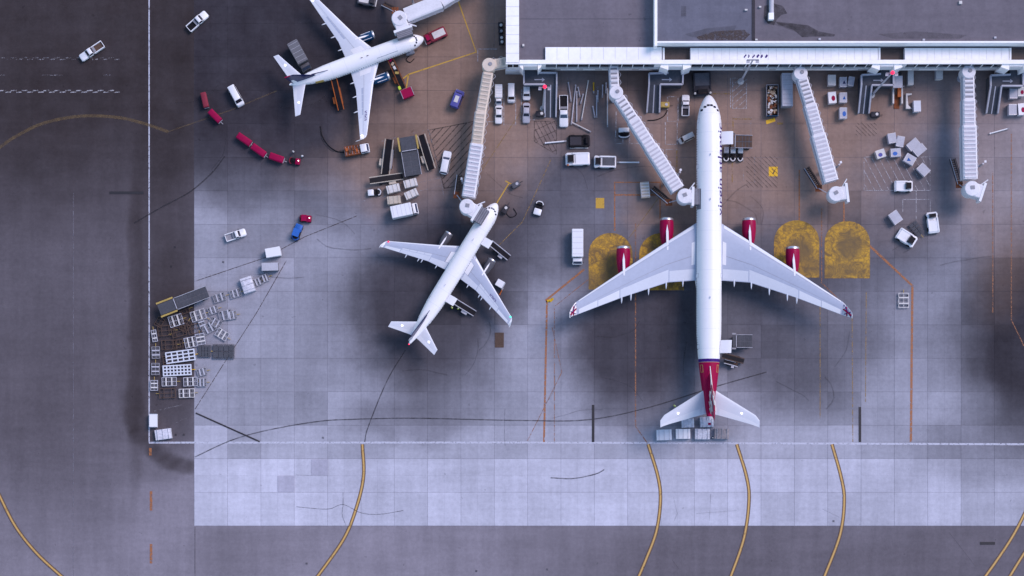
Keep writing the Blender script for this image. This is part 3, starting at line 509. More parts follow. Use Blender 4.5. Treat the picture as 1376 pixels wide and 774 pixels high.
# ================================================================ aircraft
def lerp_tab(tab, s):
    if s <= tab[0][0]: return tab[0][1:]
    for a, b in zip(tab, tab[1:]):
        if s <= b[0]:
            t = (s-a[0])/(b[0]-a[0]); return tuple(x+(y-x)*t for x, y in zip(a[1:], b[1:]))
    return tab[-1][1:]
class Jet:
    """one airliner; local x forward, y left, z up, s = metres behind the nose, b = metres left of the axis"""
    def __init__(j, name, label, nose, zn, tail, zt, L, R, zc, s_ref, tail_tab, nose_len):
        a_, b_ = W(*nose, zn), W(*tail, zt); d = a_-b_; j.rz = math.atan2(d.y, d.x); f = Vector((math.cos(j.rz), math.sin(j.rz), 0))
        o = Vector((a_.x, a_.y, 0))-f*s_ref; j.t = thing(name, label, 'airplane', o, j.rz, 'airliners parked at the gates'); j.sr = s_ref; j.L, j.R, j.zc = L, R, zc
        nl = nose_len; tab = []
        for u, w, h, dz in ((0, .03, .03, -.34), (.02, .16, .15, -.33), (.06, .30, .28, -.31), (.14, .47, .44, -.27), (.26, .64, .60, -.22), (.40, .78, .76, -.15), (.58, .90, .89, -.07), (.78, .97, .97, -.02), (1, 1, 1, 0)): tab.append((u*nl, w*R, h*R, zc+dz*R))
        j.tab = tab+[(s, w*R, h*R, zc+dz*R) for s, w, h, dz in tail_tab]
    def P(j, s, th, off=0.):
        w, h, z = lerp_tab(j.tab, s); return Vector((j.sr-s, (w+off)*math.sin(th), z+(h+off)*math.cos(th)))
    def ring(j, s, n=36, off=0.): return [j.P(s, 2*math.pi*i/n, off) for i in range(n)]
    def skin(j, name, s0, s1, m, parent=None, step=.5, off=0.):
        n = max(2, int((s1-s0)/step)); ss = [s0+(s1-s0)*i/n for i in range(n+1)]
        if s0 == 0: ss = [0, .03, .1, .2, .35]+[s for s in ss if s > .4]
        return MB().loft([j.ring(s, 36, off) for s in ss]).build(name, m, parent or j.t, 50)
    def patch(j, name, s0, s1, t0, t1, m, parent, off=.03, ns=4, ntt=4):
        mb = MB(); vs = [j.P(s0+(s1-s0)*i/ns, R_(t0+(t1-t0)*k/ntt), o) for o in (off, -.05) for i in range(ns+1) for k in range(ntt+1)]; N = (ns+1)*(ntt+1); fs = []
        for i in range(ns):
            for k in range(ntt): q = i*(ntt+1)+k; fs.append((q, q+1, q+ntt+2, q+ntt+1))
        rim = [k for k in range(ntt+1)]+[i*(ntt+1)+ntt for i in range(1, ns+1)]+[ns*(ntt+1)+k for k in range(ntt-1, -1, -1)]+[i*(ntt+1) for i in range(ns-1, 0, -1)]
        for q in range(len(rim)): r0, r1_ = rim[q], rim[(q+1) % len(rim)]; fs.append((r0, r1_, r1_+N, r0+N))
        mb.add(vs, fs); return mb.build(name, m, parent)
    # lifting surfaces ------------------------------------------------
    def surf(j, st, side, b, c, up=1):
        """point on a wing: st stations (b, sLE, sTE, z, t/c); c chord fraction"""
        le, te, z, tc = lerp_tab(st, b); ch = te-le; y = 5*tc*ch*(.2969*math.sqrt(max(c, 0))-.126*c-.3516*c*c+.2843*c**3-.1015*c**4)
        return Vector((j.sr-(le+ch*c), side*b, z+(y*1.15 if up > 0 else -y*.85)))
    def wing(j, name, st, side, m, smooth=40):
        cs = [.5-.5*math.cos(math.pi*i/9) for i in range(10)]; rings = []
        for b in sorted(set([s[0] for s in st]+[st[0][0]+(st[-1][0]-st[0][0])*i/10 for i in range(11)])):
            rings.append([j.surf(st, side, b, c, 1) for c in reversed(cs)]+[j.surf(st, side, b, c, -1) for c in cs[1:-1]])
        return MB().loft(rings).build(name, m, j.t, smooth)
    def wpatch(j, name, st, side, b0, b1, c0, c1, m, parent, off=.02, c0b=None, c1b=None, nb=4, nc=3):
        c0b = c0 if c0b is None else c0b; c1b = c1 if c1b is None else c1b; vs = []; fs = []
        for o in (off, -.04):
            for i in range(nb+1):
                t = i/nb; b = b0+(b1-b0)*t
                for k in range(nc+1): u = k/nc; c = (c0+(c0b-c0)*t)*(1-u)+(c1+(c1b-c1)*t)*u; p = j.surf(st, side, b, c); p.z += o; vs.append(p)
        N = (nb+1)*(nc+1)
        for i in range(nb):
            for k in range(nc): q = i*(nc+1)+k; fs.append((q, q+1, q+nc+2, q+nc+1))
        rim = [k for k in range(nc+1)]+[i*(nc+1)+nc for i in range(1, nb+1)]+[nb*(nc+1)+k for k in range(nc-1, -1, -1)]+[i*(nc+1) for i in range(nb-1, 0, -1)]
        for q in range(len(rim)): r0, r1_ = rim[q], rim[(q+1) % len(rim)]; fs.append((r0, r1_, r1_+N, r0+N))
        return MB().add(vs, fs).build(name, m, parent)
    def fairing(j, st, side, b, ext, m, parent, w=.22):
        te = j.surf(st, side, b, .97); mb = MB(); rings = []
        for x, r in ((1.6, .02), (1.1, .7), (.3, 1), (-ext*.5, .8), (-ext*.85, .4), (-ext, .03)): rings.append([(te.x+x, te.y+r*w*math.cos(t), te.z-.18+r*w*1.1*math.sin(t)) for t in [2*math.pi*i/10 for i in range(10)]])
        mb.loft(rings); return mb.build('flap_fairing', m, parent, True)
    def engine(j, st, side, b, s0, ln, r, z, m, lip='metal', stripe='white'):
        prof = [(0, .80*r), (-.05*ln, .94*r), (-.18*ln, r), (-.45*ln, 1.0*r), (-.75*ln, .88*r), (-ln, .66*r), (-ln, .56*r), (-.5*ln, .6*r), (-.12*ln, .74*r), (0, .80*r)]
        e = MB().lathe([(h, rr) for h, rr in prof], 28, 'x', (j.sr-s0, side*b, z), cap=False).build('engine', m, j.t, 50)
        MB().lathe([(.10, .84*r), (.10, .90*r), (0, .955*r), (-.07*ln, .985*r), (-.075*ln, .95*r), (0.02, .80*r), (.10, .84*r)], 28, 'x', (j.sr-s0, side*b, z), cap=False).build('inlet_lip', lip, e, True)
        MB().lathe([(-.16*ln, .75*r), (-.17*ln, .02)], 24, 'x', (j.sr-s0, side*b, z)).build('fan', 'black', e); MB().lathe([(-.06*ln, .02), (-.1*ln, .14*r), (-.165*ln, .24*r)], 14, 'x', (j.sr-s0, side*b, z)).build('spinner', 'grey', e, True)
        MB().lathe([(-.5*ln, .5*r), (-1.0*ln, .42*r), (-1.18*ln, .2*r), (-1.3*ln, .03)], 18, 'x', (j.sr-s0, side*b, z)).build('core_nozzle', 'metal', e, True)
        p1 = j.surf(st, side, b, .02); p2 = j.surf(st, side, b, .22); w = .16*r; xf = j.sr-s0-.25*ln; zt = z+r*.99
        mb = MB(); mb.loft([[(xf, side*b, zt+.02), (xf, side*b, zt+.0), (xf-.02, side*b+.01, zt-.1), (xf-.02, side*b-.01, zt-.1)], [(xf-.25*ln, side*b+w, zt+.12), (xf-.25*ln, side*b-w, zt+.12), (xf-.25*ln, side*b-w, zt-.4), (xf-.25*ln, side*b+w, zt-.4)],
                 [(p1.x, p1.y+w, max(p1.z+.12, zt)), (p1.x, p1.y-w, max(p1.z+.12, zt)), (p1.x, p1.y-w, z), (p1.x, p1.y+w, z)], [(p2.x, p2.y+w*.6, p2.z+.05), (p2.x, p2.y-w*.6, p2.z+.05), (p2.x, p2.y-w*.6, z+.3*r), (p2.x, p2.y+w*.6, z+.3*r)]])
        mb.build('pylon', stripe, e); return e
    def fin(j, name, root_s, tip_s, z0, z1, tc, m, dorsal=None):
        def sec(s0, s1, z):
            ch = s1-s0; cs = [.5-.5*math.cos(math.pi*i/8) for i in range(9)]; y = lambda c: 5*tc*ch*(.2969*math.sqrt(c)-.126*c-.3516*c*c+.2843*c**3-.1015*c**4)
            return [(j.sr-(s0+ch*c), y(c), z) for c in reversed(cs)]+[(j.sr-(s0+ch*c), -y(c), z) for c in cs[1:-1]]
        n = 8; return MB().loft([sec(root_s[0]+(tip_s[0]-root_s[0])*i/n, root_s[1]+(tip_s[1]-root_s[1])*i/n, z0+(z1-z0)*i/n) for i in range(n+1)]).build(name, m, j.t, 40)
    def gear(j, s, b, r, n, z_top, bogie=1):
        g_ = MB().tube((j.sr-s, b, r), (j.sr-s, b, z_top), .18, n=8).build('landing_gear', 'lightgrey', j.t)
        for i in range(bogie):
            for k in range(n): MB().lathe([(-.2, r*.5), (-.19, r), (.19, r), (.2, r*.5)], 16, 'y', (j.sr-s+(i-(bogie-1)/2)*2.3*r, b+(k-(n-1)/2)*.95, r)).build('tyre', 'rubber', g_)
    def cockpit(j, s0, s1, th=62, m='glass', n=6):
        for i in range(n):
            t0 = -th+2*th*i/n; t1 = -th+2*th*(i+1)/n; k = abs((t0+t1)/2)/th; ds = (s1-s0)*3.2*k*k; j.patch('cockpit_window', s0+ds, s1+ds, t0+1.2, t1-1.2, m, j.t, .025)
    def windows(j, s0, s1, th=80, pitch=.55):
        mb = MB(); s = s0
        while s < s1:
            for sg in (-1, 1):
                q = [j.P(s, R_(sg*(th-3)), .015), j.P(s+.25, R_(sg*(th-3)), .015), j.P(s+.25, R_(sg*(th+4)), .015), j.P(s, R_(sg*(th+4)), .015)]; mb.add(q, [(0, 1, 2, 3)])
            s += pitch
        return stuff(mb.build('cabin_window', 'glass', j.t))
    def door(j, s, side, w=1.0, t0=60, t1=98):
        j.patch('door', s-w/2, s+w/2, side*t0, side*t1, 'rib_grey', j.t, .012); j.patch('door', s-w/2+.09, s+w/2-.09, side*(t0+2.5), side*(t1-2), 'plane_white', j.t, .03)
    def cargo_door(j, s, w, side, ext, th=62, rise=.6):
        p = j.P(s-w/2, R_(side*th), .05); q = j.P(s+w/2, R_(side*th), .05); d = Vector((0, side*ext, rise))
        mb = MB(); mb.loft([[p, q, q+Vector((0, 0, .14)), p+Vector((0, 0, .14))], [p+d*.5+Vector((0, 0, .18)), q+d*.5+Vector((0, 0, .18)), q+d*.5+Vector((0, 0, .32)), p+d*.5+Vector((0, 0, .32))], [p+d, q+d, q+d+Vector((0, 0, .12)), p+d+Vector((0, 0, .12))]])
        c = mb.build('cargo_door', 'plane_white', j.t, 40)
        j.patch('cargo_opening', s-w/2+.1, s+w/2-.1, side*(th+4), side*128, 'black', j.t, .02)
        for e in (p, q): MB().tube(e+d*.7, e+Vector((0, side*.1, -1.3)), .06, n=6).build('strut', 'metal', c)
    def stab(j, st, m='wing_pale', lights=.62):
        for sd in (1, -1):
            w = j.wing('tailplane', st, sd, m); j.wpatch('elevator', st, sd, st[0][0]+.6, st[-1][0]-.25, .70, .985, 'slat', w, .018); p = j.surf(st, sd, st[0][0]+(st[-1][0]-st[0][0])*lights, .45)
            MB().lathe([(-.05, .19), (.06, .18), (.10, .08)], 12, o=(p.x, p.y, p.z+.03)).build('logo_light', 'lamp_glow', w)
    def antenna(j, s, m='dark', h=.35): 
        p = j.P(s, 0); MB().loft([[(p.x+.3, -.03, p.z-.1), (p.x-.3, -.03, p.z-.1), (p.x-.3, .03, p.z-.1), (p.x+.3, .03, p.z-.1)], [(p.x, -.03, p.z+h), (p.x-.3, -.03, p.z+h), (p.x-.3, .03, p.z+h), (p.x, .03, p.z+h)]]).build('antenna', m, j.t)
    def marks(j, st, side, b0, b1, c, n, parent, h=.55):
        mb = MB()
        for i in range(n):
            b = b0+(b1-b0)*i/n; w = (b1-b0)/n*.62; q = [j.surf(st, side, b, c), j.surf(st, side, b+w, c)]; 
            for p in q: p.z += .035
            up = Vector((h, 0, 0)); k = i % 3
            mb.add([q[0], q[0]+Vector((0, (q[1]-q[0]).y*.35, 0)), q[0]+Vector((0, (q[1]-q[0]).y*.35, 0))+up, q[0]+up], [(0, 1, 2, 3)]); mb.add([q[0]+up*(.75 if k else .4), q[1]+up*(.75 if k else .4), q[1]+up*(1. if k else .62), q[0]+up*(1. if k else .62)], [(0, 1, 2, 3)])
            if k != 1: mb.add([q[0]+(q[1]-q[0])*.7, q[1], q[1]+up*.7, q[0]+(q[1]-q[0])*.7+up*.7], [(0, 1, 2, 3)])
        return mb.build('registration_mark', 'purple', parent)

# ---- the big four-engined jet
J = Jet('big_airliner', 'white four-engined jet with crimson engines and tail', (952.5, 127.5), 4.8, (953.5, 565), 7.5, 73.6, 2.84, 5.6, 36., [(50, 1, 1, 0), (54, .985, .97, .02), (59, .88, .87, .12), (63, .74, .74, .24), (67, .56, .58, .39), (70.5, .37, .42, .52), (72.6, .22, .27, .60), (73.5, .09, .12, .66)], 8.6)
J.skin('fuselage', 0, 59.75, 'plane_white'); J.skin('tail_band', 59.75, 60.45, 'purple'); J.skin('tail_stripe', 60.45, 60.56, 'tan'); tl = J.skin('tail_section', 60.56, 72.7, 'crimson'); J.skin('tail_cone', 72.7, 73.5, 'lightgrey')
for sg in (1, -1):
    for (s0, s1, t0, t1) in ((61.1, 61.2, 44, 66), (62.7, 62.8, 44, 66), (61.2, 62.7, 44, 46.5), (61.2, 62.7, 63.5, 66)): J.patch('door_outline', s0, s1, sg*t0, sg*t1, 'yellow_dirty', tl, .03)
ST = [(0, 27.2, 42.0, 4.5, .13), (2.8, 28.9, 41.9, 4.7, .13), (9.2, 33.05, 42.4, 5.35, .115), (19.4, 39.85, 45.85, 6.35, .10), (29.9, 47.0, 49.95, 7.4, .09)]
J.wing_m = {}
for sd in (1, -1):
    w = J.wing('wing', ST, sd, 'wing_grey')
    J.wpatch('slat', ST, sd, 3.4, 9.0, .012, .075, 'slat', w, .02); J.wpatch('slat', ST, sd, 9.3, 29.4, .012, .10, 'slat', w, .02)
    J.wpatch('flap', ST, sd, 3.2, 8.9, .80, .985, 'wing_pale', w, .02, .74); J.wpatch('flap', ST, sd, 9.1, 20.0, .70, .985, 'wing_pale', w, .022, .66); J.wpatch('aileron', ST, sd, 20.2, 25., .68, .985, 'slat', w, .02); J.wpatch('aileron', ST, sd, 25.15, 29.3, .66, .985, 'slat', w, .02)
    for k in range(6): J.wpatch('spoiler', ST, sd, 8.0+k*2.05, 9.95+k*2.05, .585, .68, 'wing_grey', w, .025)
    J.wpatch('panel_line', ST, sd, 3.2, 29, .555, .562, 'grey', w, .012); J.wpatch('panel_line', ST, sd, 9.0, 29, .125, .130, 'grey', w, .012)
    J.wpatch('walkway', ST, sd, 3.1, 3.9, .32, .72, 'white', w, .022)
    for b, e in ((5.8, 1.6), (9.6, 1.7), (13.6, 1.7), (17.6, 1.6), (19.7, 1.5)): J.fairing(ST, sd, b, e, 'wing_pale', w)
    tipst = [(0, 47.0, 49.95), (.7, 47.9, 50.2), (1.6, 49.3, 50.9)]
    rings = []
    for (db, dz, le, te) in ((0, 0, 47.0, 49.95), (.55, .25, 47.6, 50.1), (1.05, 1.0, 48.4, 50.4), (1.6, 2.5, 49.6, 50.9)):
        y = sd*(29.9+db); z = 7.4+dz; rings.append([(J.sr-le, y, z), (J.sr-(le+te)/2, y+sd*.05, z-.09), (J.sr-te, y, z), (J.sr-(le+te)/2, y-sd*.05, z+.09)])
    wl = MB().loft(rings).build('winglet', 'plane_white', J.t, 30)
    def wlp(u, v, side_=sd): # point on the inner winglet face: u chord, v height
        k = v*3; i = min(2, int(k)); f = k-i; a_, b_ = rings[i], rings[i+1]; L0 = Vector(a_[0]).lerp(Vector(b_[0]), f); T0 = Vector(a_[2]).lerp(Vector(b_[2]), f); return L0.lerp(T0, u)+Vector((0, -side_*.12, .06))
    for (u0, v0, u1, v1, wd_) in ((.1, .45, .95, .5, .16), (.5, .1, .55, .95, .16), (.1, .15, .9, .9, .09), (.1, .9, .9, .15, .09)):
        p, q = wlp(u0, v0), wlp(u1, v1); MB().tube(p, q, wd_, n=4).build('flag_stripe', 'crimson' if wd_ > .1 else 'purple', wl)
    J.engine(ST, sd, 9.32, 27.7, 6.1, 1.58, 3.15, 'crimson'); J.engine(ST, sd, 19.16, 34.2, 6.1, 1.58, 3.6, 'crimson')
J.stab([(0.6, 66.2, 72.1, 7.1, .09), (1.8, 67.1, 72.35, 7.3, .09), (10.2, 72.4, 74.75, 8.2, .08), (11.1, 73.6, 75.2, 8.3, .05)])
fn = J.fin('fin', (62.2, 71.6), (70.6, 74.0), 7.6, 17.2, .075, 'crimson'); 
MB().loft([[(J.sr-61.4, -.08, 8.35), (J.sr-61.4, .08, 8.35), (J.sr-61.5, 0, 8.42)], [(J.sr-66.6, -.22, 11.95), (J.sr-66.6, .22, 11.95), (J.sr-66.4, 0, 12.1)]]).build('fin_leading_edge', 'offwhite', fn)
MB().loft([[(J.sr-66.6, -.21, 11.95), (J.sr-66.6, .21, 11.95), (J.sr-66.4, 0, 12.1)], [(J.sr-70.55, -.14, 17.15), (J.sr-70.55, .14, 17.15), (J.sr-70.4, 0, 17.25)]]).build('fin_leading_edge', 'offwhite', fn)
J_sq = [(68.2, 11.0), (67.3, 11.8), (67.7, 12.9), (68.6, 12.6), (68.4, 11.6), (69.1, 12.3), (70.2, 13.4), (69.6, 14.3), (70.8, 15.2), (71.9, 15.6)]
for sg in (1, -1):
    for p, q in zip(J_sq, J_sq[1:]): MB().tube((J.sr-p[0], sg*.36, p[1]), (J.sr-q[0], sg*.34, q[1]), .16, n=6).build('tail_emblem', 'offwhite', fn)
    for p, q in (((69.5, 9.6), (71.4, 12.4)), ((71.0, 10.4), (72.3, 13.2))): MB().tube((J.sr-p[0], sg*.30, p[1]), (J.sr-q[0], sg*.26, q[1]), .12, n=6).build('tail_emblem', 'offwhite', fn)
J.cockpit(2.5, 3.0, 62); J.windows(8, 58)
for s in (6.2, 16.5, 41., 57.): J.door(s, 1); J.door(s, -1)
J.patch('door_shade', 21.6, 26.2, 46, 75, 'bellows', J.t, .02)
J.cargo_door(10.2, 2.9, -1, 2.6, 62); J.cargo_door(57.0, 2.9, -1, 2.5, 62)
MB().loft([[(J.sr-s, w*math.cos(t), 3.6+h*math.sin(t)) for t in [2*math.pi*i/16 for i in range(16)]] for s, w, h in ((26, .3, .2), (29, 2.7, 1.1), (34, 3.15, 1.5), (41, 3.1, 1.5), (45, 2.4, 1.1), (48, .3, .2))]).build('belly_fairing', 'plane_white', J.t, True)
J.gear(7.2, 0, .55, 2, 3.2); J.gear(40, 5.3, .7, 2, 4.2, 2); J.gear(40, -5.3, .7, 2, 4.2, 2); J.gear(40.5, 0, .7, 2, 3.4, 2)
for s in (14, 24, 46): J.antenna(s, 'lightgrey')
# title lettering on the right side of the fuselage
fc = bpy.data.curves.new('lettering_curve', 'FONT'); fc.body = 'virgin atlantic'; fc.size = 1; fo = bpy.data.objects.new('lettering_source', fc); C.objects.link(fo)
bpy.context.view_layer.update(); dg = bpy.context.evaluated_depsgraph_get(); me = bpy.data.meshes.new_from_object(fo.evaluated_get(dg)); bpy.data.objects.remove(fo)
bm = bmesh.new(); bm.from_mesh(me); bmesh.ops.triangulate(bm, faces=bm.faces); bmesh.ops.subdivide_edges(bm, edges=[e for e in bm.edges if abs(e.verts[0].co.y-e.verts[1].co.y) > .2], cuts=2, use_grid_fill=False)
xs = [v.co.x for v in bm.verts]; k = 20.8/(max(xs)-min(xs))
for v in bm.verts:
    u, h = (v.co.x-min(xs))*k, v.co.y*2.9; p = J.P(27.6-u, -R_(77-math.degrees(h/J.R)), .035); v.co = p
bm.to_mesh(me); bm.free(); me.materials.clear(); me.materials.append(M['purple']); stuff(put('title_lettering', me, J.t))

for jj, n_s, r0 in ((J, [4.6+4.4*i for i in range(13)], 88),):
    for s_ in n_s: jj.patch('skin_seam', s_, s_+.07, -r0, r0, 'slat', jj.t, .006, 1, 16)
def nav(j, st, side, m, b, c=.1):
    p = j.surf(st, side, b, c); MB().lathe([(-.05, .2), (.12, .17), (.2, .05)], 10, o=(p.x, p.y, p.z+.03)).build('navigation_light', m, j.t)
# ---- the middle twin jet
A = Jet('narrowbody_airliner', 'white twin-engined jet with navy fin parked in the middle of the apron', (667.5, 273), 3.4, (549.5, 463), 5., 37.7, 1.98, 3.75, 17., [(24.5, 1, 1, 0), (27, .97, .96, .03), (30, .84, .84, .15), (33, .60, .62, .36), (35.5, .36, .40, .53), (37.2, .16, .19, .66), (37.75, .07, .08, .70)], 5.2)
A.skin('fuselage', 0, 37.3, 'plane_white'); A.skin('tail_cone', 37.3, 37.75, 'lightgrey')
SA = [(0, 11.3, 18.9, 2.7, .14), (1.9, 12.5, 18.9, 2.9, .14), (6.3, 15.0, 19.35, 3.35, .12), (16.6, 20.4, 22.1, 4.3, .10)]
for sd in (1, -1):
    w = A.wing('wing', SA, sd, 'wing_grey'); A.wpatch('slat', SA, sd, 2.6, 16.2, .012, .09, 'slat', w, .018); A.wpatch('flap', SA, sd, 2.2, 6.2, .74, .985, 'wing_pale', w, .02); A.wpatch('flap', SA, sd, 6.35, 12.8, .70, .985, 'wing_pale', w, .02); A.wpatch('aileron', SA, sd, 12.95, 16.2, .70, .985, 'slat', w, .02)
    for k in range(4): A.wpatch('spoiler', SA, sd, 6.4+k*1.6, 7.9+k*1.6, .56, .68, 'wing_pale', w, .022)
    A.wpatch('walkway', SA, sd, 2.0, 3.0, .28, .72, 'white', w, .022); A.wpatch('walkway_edge', SA, sd, 3.03, 3.12, .26, .74, 'grey', w, .02); A.wpatch('panel_line', SA, sd, 3.2, 16, .53, .54, 'grey', w, .012)
    for b in (4.2, 7.6, 8.4, 11.2): A.fairing(SA, sd, b, .95, 'wing_pale', w, .16)
    A.marks(SA, sd, 9.6, 11.6, .55, 6, w) if sd < 0 else None
    rings = [[(A.sr-le, sd*(16.6+db), 4.3+dz), (A.sr-(le+te)/2, sd*(16.66+db), 4.24+dz), (A.sr-te, sd*(16.6+db), 4.3+dz), (A.sr-(le+te)/2, sd*(16.54+db), 4.36+dz)] for db, dz, le, te in ((0, 0, 20.4, 22.1), (.35, .15, 21., 22.3), (.6, .9, 21.9, 22.7))]
    MB().loft(rings).build('winglet', 'plane_white', A.t)
    e = A.engine(SA, sd, 5.75, 11.3, 3.6, 1.02, 2.05, 'darkgrey', 'metal', 'plane_white')
A.stab([(.4, 31.4, 35.6, 4.6, .09), (1.4, 32.5, 35.75, 4.75, .09), (6.1, 35.4, 36.8, 5.2, .08)], 'wing_pale', .55)
fa = A.fin('fin', (29.4, 35.4), (34.7, 36.7), 5.3, 11.6, .07, 'navy'); MB().loft([[(A.sr-28.6, -.05, 5.62), (A.sr-28.6, .05, 5.62), (A.sr-28.8, 0, 5.72)], [(A.sr-31.3, -.12, 7.05), (A.sr-31.3, .12, 7.05), (A.sr-31.1, 0, 7.2)]]).build('dorsal_fin', 'navy', fa)
A.fin('rudder', (35.42, 36.5), (36.72, 37.35), 5.6, 11.5, .03, 'lightgrey')
A.cockpit(1.5, 1.85, 60); A.windows(5, 32); nav(A, SA, 1, 'red_glow', 16.2); nav(A, SA, -1, 'green_glow', 16.2)
p = A.P(37.7, 0); MB().lathe([(0, .15), (.1, .12)], 10, o=(p.x, 0, p.z)).build('navigation_light', 'red_glow', A.t)
for s in (4.2, 31.): A.door(s, 1, .85); A.door(s, -1, .85)
A.cargo_door(9.0, 1.9, -1, 2.1, 66, .5); A.cargo_door(24.2, 1.9, -1, 2.1, 66, .5); A.gear(5, 0, .38, 2, 2.4); A.gear(17.7, 3.8, .57, 2, 3); A.gear(17.7, -3.8, .57, 2, 3)
for s in (10, 22): A.antenna(s, 'lightgrey')
for s_ in (3.6, 7.0, 10.8, 14.6, 19.4, 23.2, 27., 30.5): A.patch('skin_seam', s_, s_+.06, -88, 88, 'slat', A.t, .006, 1, 16)
A.patch('tail_flash', 25.8, 26.5, 52, 62, 'lightgrey', A.t, .03)
# ---- the upper left twin jet
D = Jet('narrowbody_airliner', 'white twin-engined jet with navy fin and blended winglets at the upper left', (569, 50.7), 3.6, (389.3, 113.7), 5.2, 32.1, 1.88, 3.75, 15., [(21, 1, 1, 0), (23.5, .96, .95, .05), (26, .82, .82, .18), (28.5, .60, .62, .38), (30.5, .36, .42, .55), (31.7, .16, .2, .68), (32.1, .07, .1, .72)], 4.6)
D.skin('fuselage', 0, 32.1, 'plane_white')
SD = [(0, 10.3, 18.2, 2.7, .14), (1.9, 11.6, 18.15, 2.9, .14), (5.8, 14.2, 18.4, 3.3, .12), (16.4, 19.5, 21.2, 4.5, .10)]
for sd in (1, -1):
    w = D.wing('wing', SD, sd, 'wing_pale'); D.wpatch('slat', SD, sd, 2.6, 16., .012, .09, 'white', w, .018); D.wpatch('flap', SD, sd, 2.2, 5.7, .74, .985, 'wing_pale', w, .02); D.wpatch('flap', SD, sd, 5.85, 12.2, .70, .985, 'wing_pale', w, .02); D.wpatch('aileron', SD, sd, 12.4, 15.8, .70, .985, 'slat', w, .02)
    for k in range(4): D.wpatch('spoiler', SD, sd, 5.9+k*1.5, 7.3+k*1.5, .56, .68, 'wing_grey', w, .022)
    D.wpatch('panel_line', SD, sd, 3.0, 16, .53, .54, 'grey', w, .012); D.wpatch('walkway', SD, sd, 2.0, 3.2, .25, .7, 'white', w, .022)
    for b in (4.0, 7.2, 10.6): D.fairing(SD, sd, b, 1.15, 'white', w, .17)
    if sd < 0: D.marks(SD, sd, 11.2, 13.4, .45, 6, w)
    rings = [[(D.sr-le, sd*(16.4+db), 4.5+dz), (D.sr-(le+te)/2, sd*(16.47+db), 4.43+dz), (D.sr-te, sd*(16.4+db), 4.5+dz), (D.sr-(le+te)/2, sd*(16.33+db), 4.57+dz)] for db, dz, le, te in ((0, 0, 19.5, 21.2), (.45, .15, 19.9, 21.3), (.8, .8, 20.5, 21.7), (1.1, 2.4, 21.7, 22.5))]
    MB().loft(rings).build('winglet', 'white', D.t, 30)
    p = D.surf(SD, sd, 16.3, .7); MB().lathe([(-.05, .25), (.1, .2)], 10, o=(p.x, p.y, p.z+.05)).build('navigation_light', 'lamp_glow', D.t)
    e = D.engine(SD, sd, 5.0, 10.3, 3.9, 1.03, 1.95, 'teal', 'metal', 'white')
    for k in (-1, 1): MB().tube((D.sr-10.9, sd*5.0+k*.72, 2.72), (D.sr-13.2, sd*5.0+k*.70, 2.66), .07, n=5).build('nacelle_stripe', 'white', e)
D.stab([(.4, 28.0, 31.5, 4.7, .09), (1.3, 28.8, 31.7, 4.8, .09), (7.2, 32.1, 33.3, 5.3, .08)], 'wing_pale', .6)
fd = D.fin('fin', (25.4, 31.4), (30.2, 32.2), 5.2, 12.2, .07, 'navy'); MB().loft([[(D.sr-22.4, -.04, 5.50), (D.sr-22.4, .04, 5.50), (D.sr-22.8, 0, 5.6)], [(D.sr-26.6, -.14, 6.95), (D.sr-26.6, .14, 6.95), (D.sr-26.3, 0, 7.1)]]).build('dorsal_fin', 'navy', fd)
D.fin('fin_base_flash', (29.6, 31.3), (30.4, 31.6), 5.25, 8.2, .12, 'plane_white'); MB().tube((D.sr-31.0, 0, 12.24), (D.sr-32.25, 0, 12.24), .12, n=8).build('fin_tip', 'crimson', fd)
D.cockpit(1.45, 1.8, 60); D.windows(5, 27); D.antenna(13.2, 'black', .3); D.antenna(14.6, 'black', .3)
for s in (3.9, 27.2): D.door(s, 1, .85); D.door(s, -1, .85)
for s_ in (3.4, 6.6, 10.4, 14., 18.6, 22., 25.): D.patch('skin_seam', s_, s_+.06, -88, 88, 'slat', D.t, .006, 1, 16)
D.patch('cheat_line', 6.5, 11.5, -40, -38.5, 'teal', D.t, .03, 8, 1); D.patch('open_door_sill', 24.5, 26.4, -60, -92, 'yellow_dirty', D.t, .05)
D.gear(4.6, 0, .36, 2, 2.4); D.gear(17.2, 2.9, .56, 2, 3); D.gear(17.2, -2.9, .56, 2, 3)

# ================================================================ vehicles and ground equipment
def wheels(t, xs, y, r=.34, w=.22, sub=None):
    me = MB().lathe([(-w/2, r*.55), (-w/2+.03, r), (w/2-.03, r), (w/2, r*.55)], 12, 'y').mesh('wheel', 'rubber')
    for x in xs:
        for s_ in (-1, 1): put('wheel', me, sub or t, (x, s_*y, r))
def cabin(t, m, b0, b1, t0, t1, wb, wt, z0, z1, glass='glass', roof=None, front=True, back=True):
    """a glazed cabin: base b0..b1, roof t0..t1 along x; half widths wb, wt"""
    lo = [Vector((b0, -wb, z0)), Vector((b1, -wb, z0)), Vector((b1, wb, z0)), Vector((b0, wb, z0))]; hi = [Vector((t0, -wt, z1)), Vector((t1, -wt, z1)), Vector((t1, wt, z1)), Vector((t0, wt, z1))]
    MB().loft([lo, hi]).build('cabin', m, t)
    def pane(nm, i, k, u0=.07, u1=.93, v0=.12, v1=.92, gm=glass):
        q = [lo[i].lerp(lo[k], u0).lerp(hi[i].lerp(hi[k], u0), v0), lo[i].lerp(lo[k], u1).lerp(hi[i].lerp(hi[k], u1), v0), lo[i].lerp(lo[k], u1).lerp(hi[i].lerp(hi[k], u1), v1), lo[i].lerp(lo[k], u0).lerp(hi[i].lerp(hi[k], u0), v1)]; MB().quadslab(q, .02).build(nm, gm, t)
    if front: pane('windshield', 1, 2)
    if back: pane('rear_window', 3, 0)
    pane('side_window', 0, 1); pane('side_window', 2, 3)
    if roof: MB().hull([(z1, t0-.02, t1+.02, wt+.01, .15), (z1+.07, t0+.08, t1-.08, wt-.08, .15)]).build('roof', roof, t, 35)
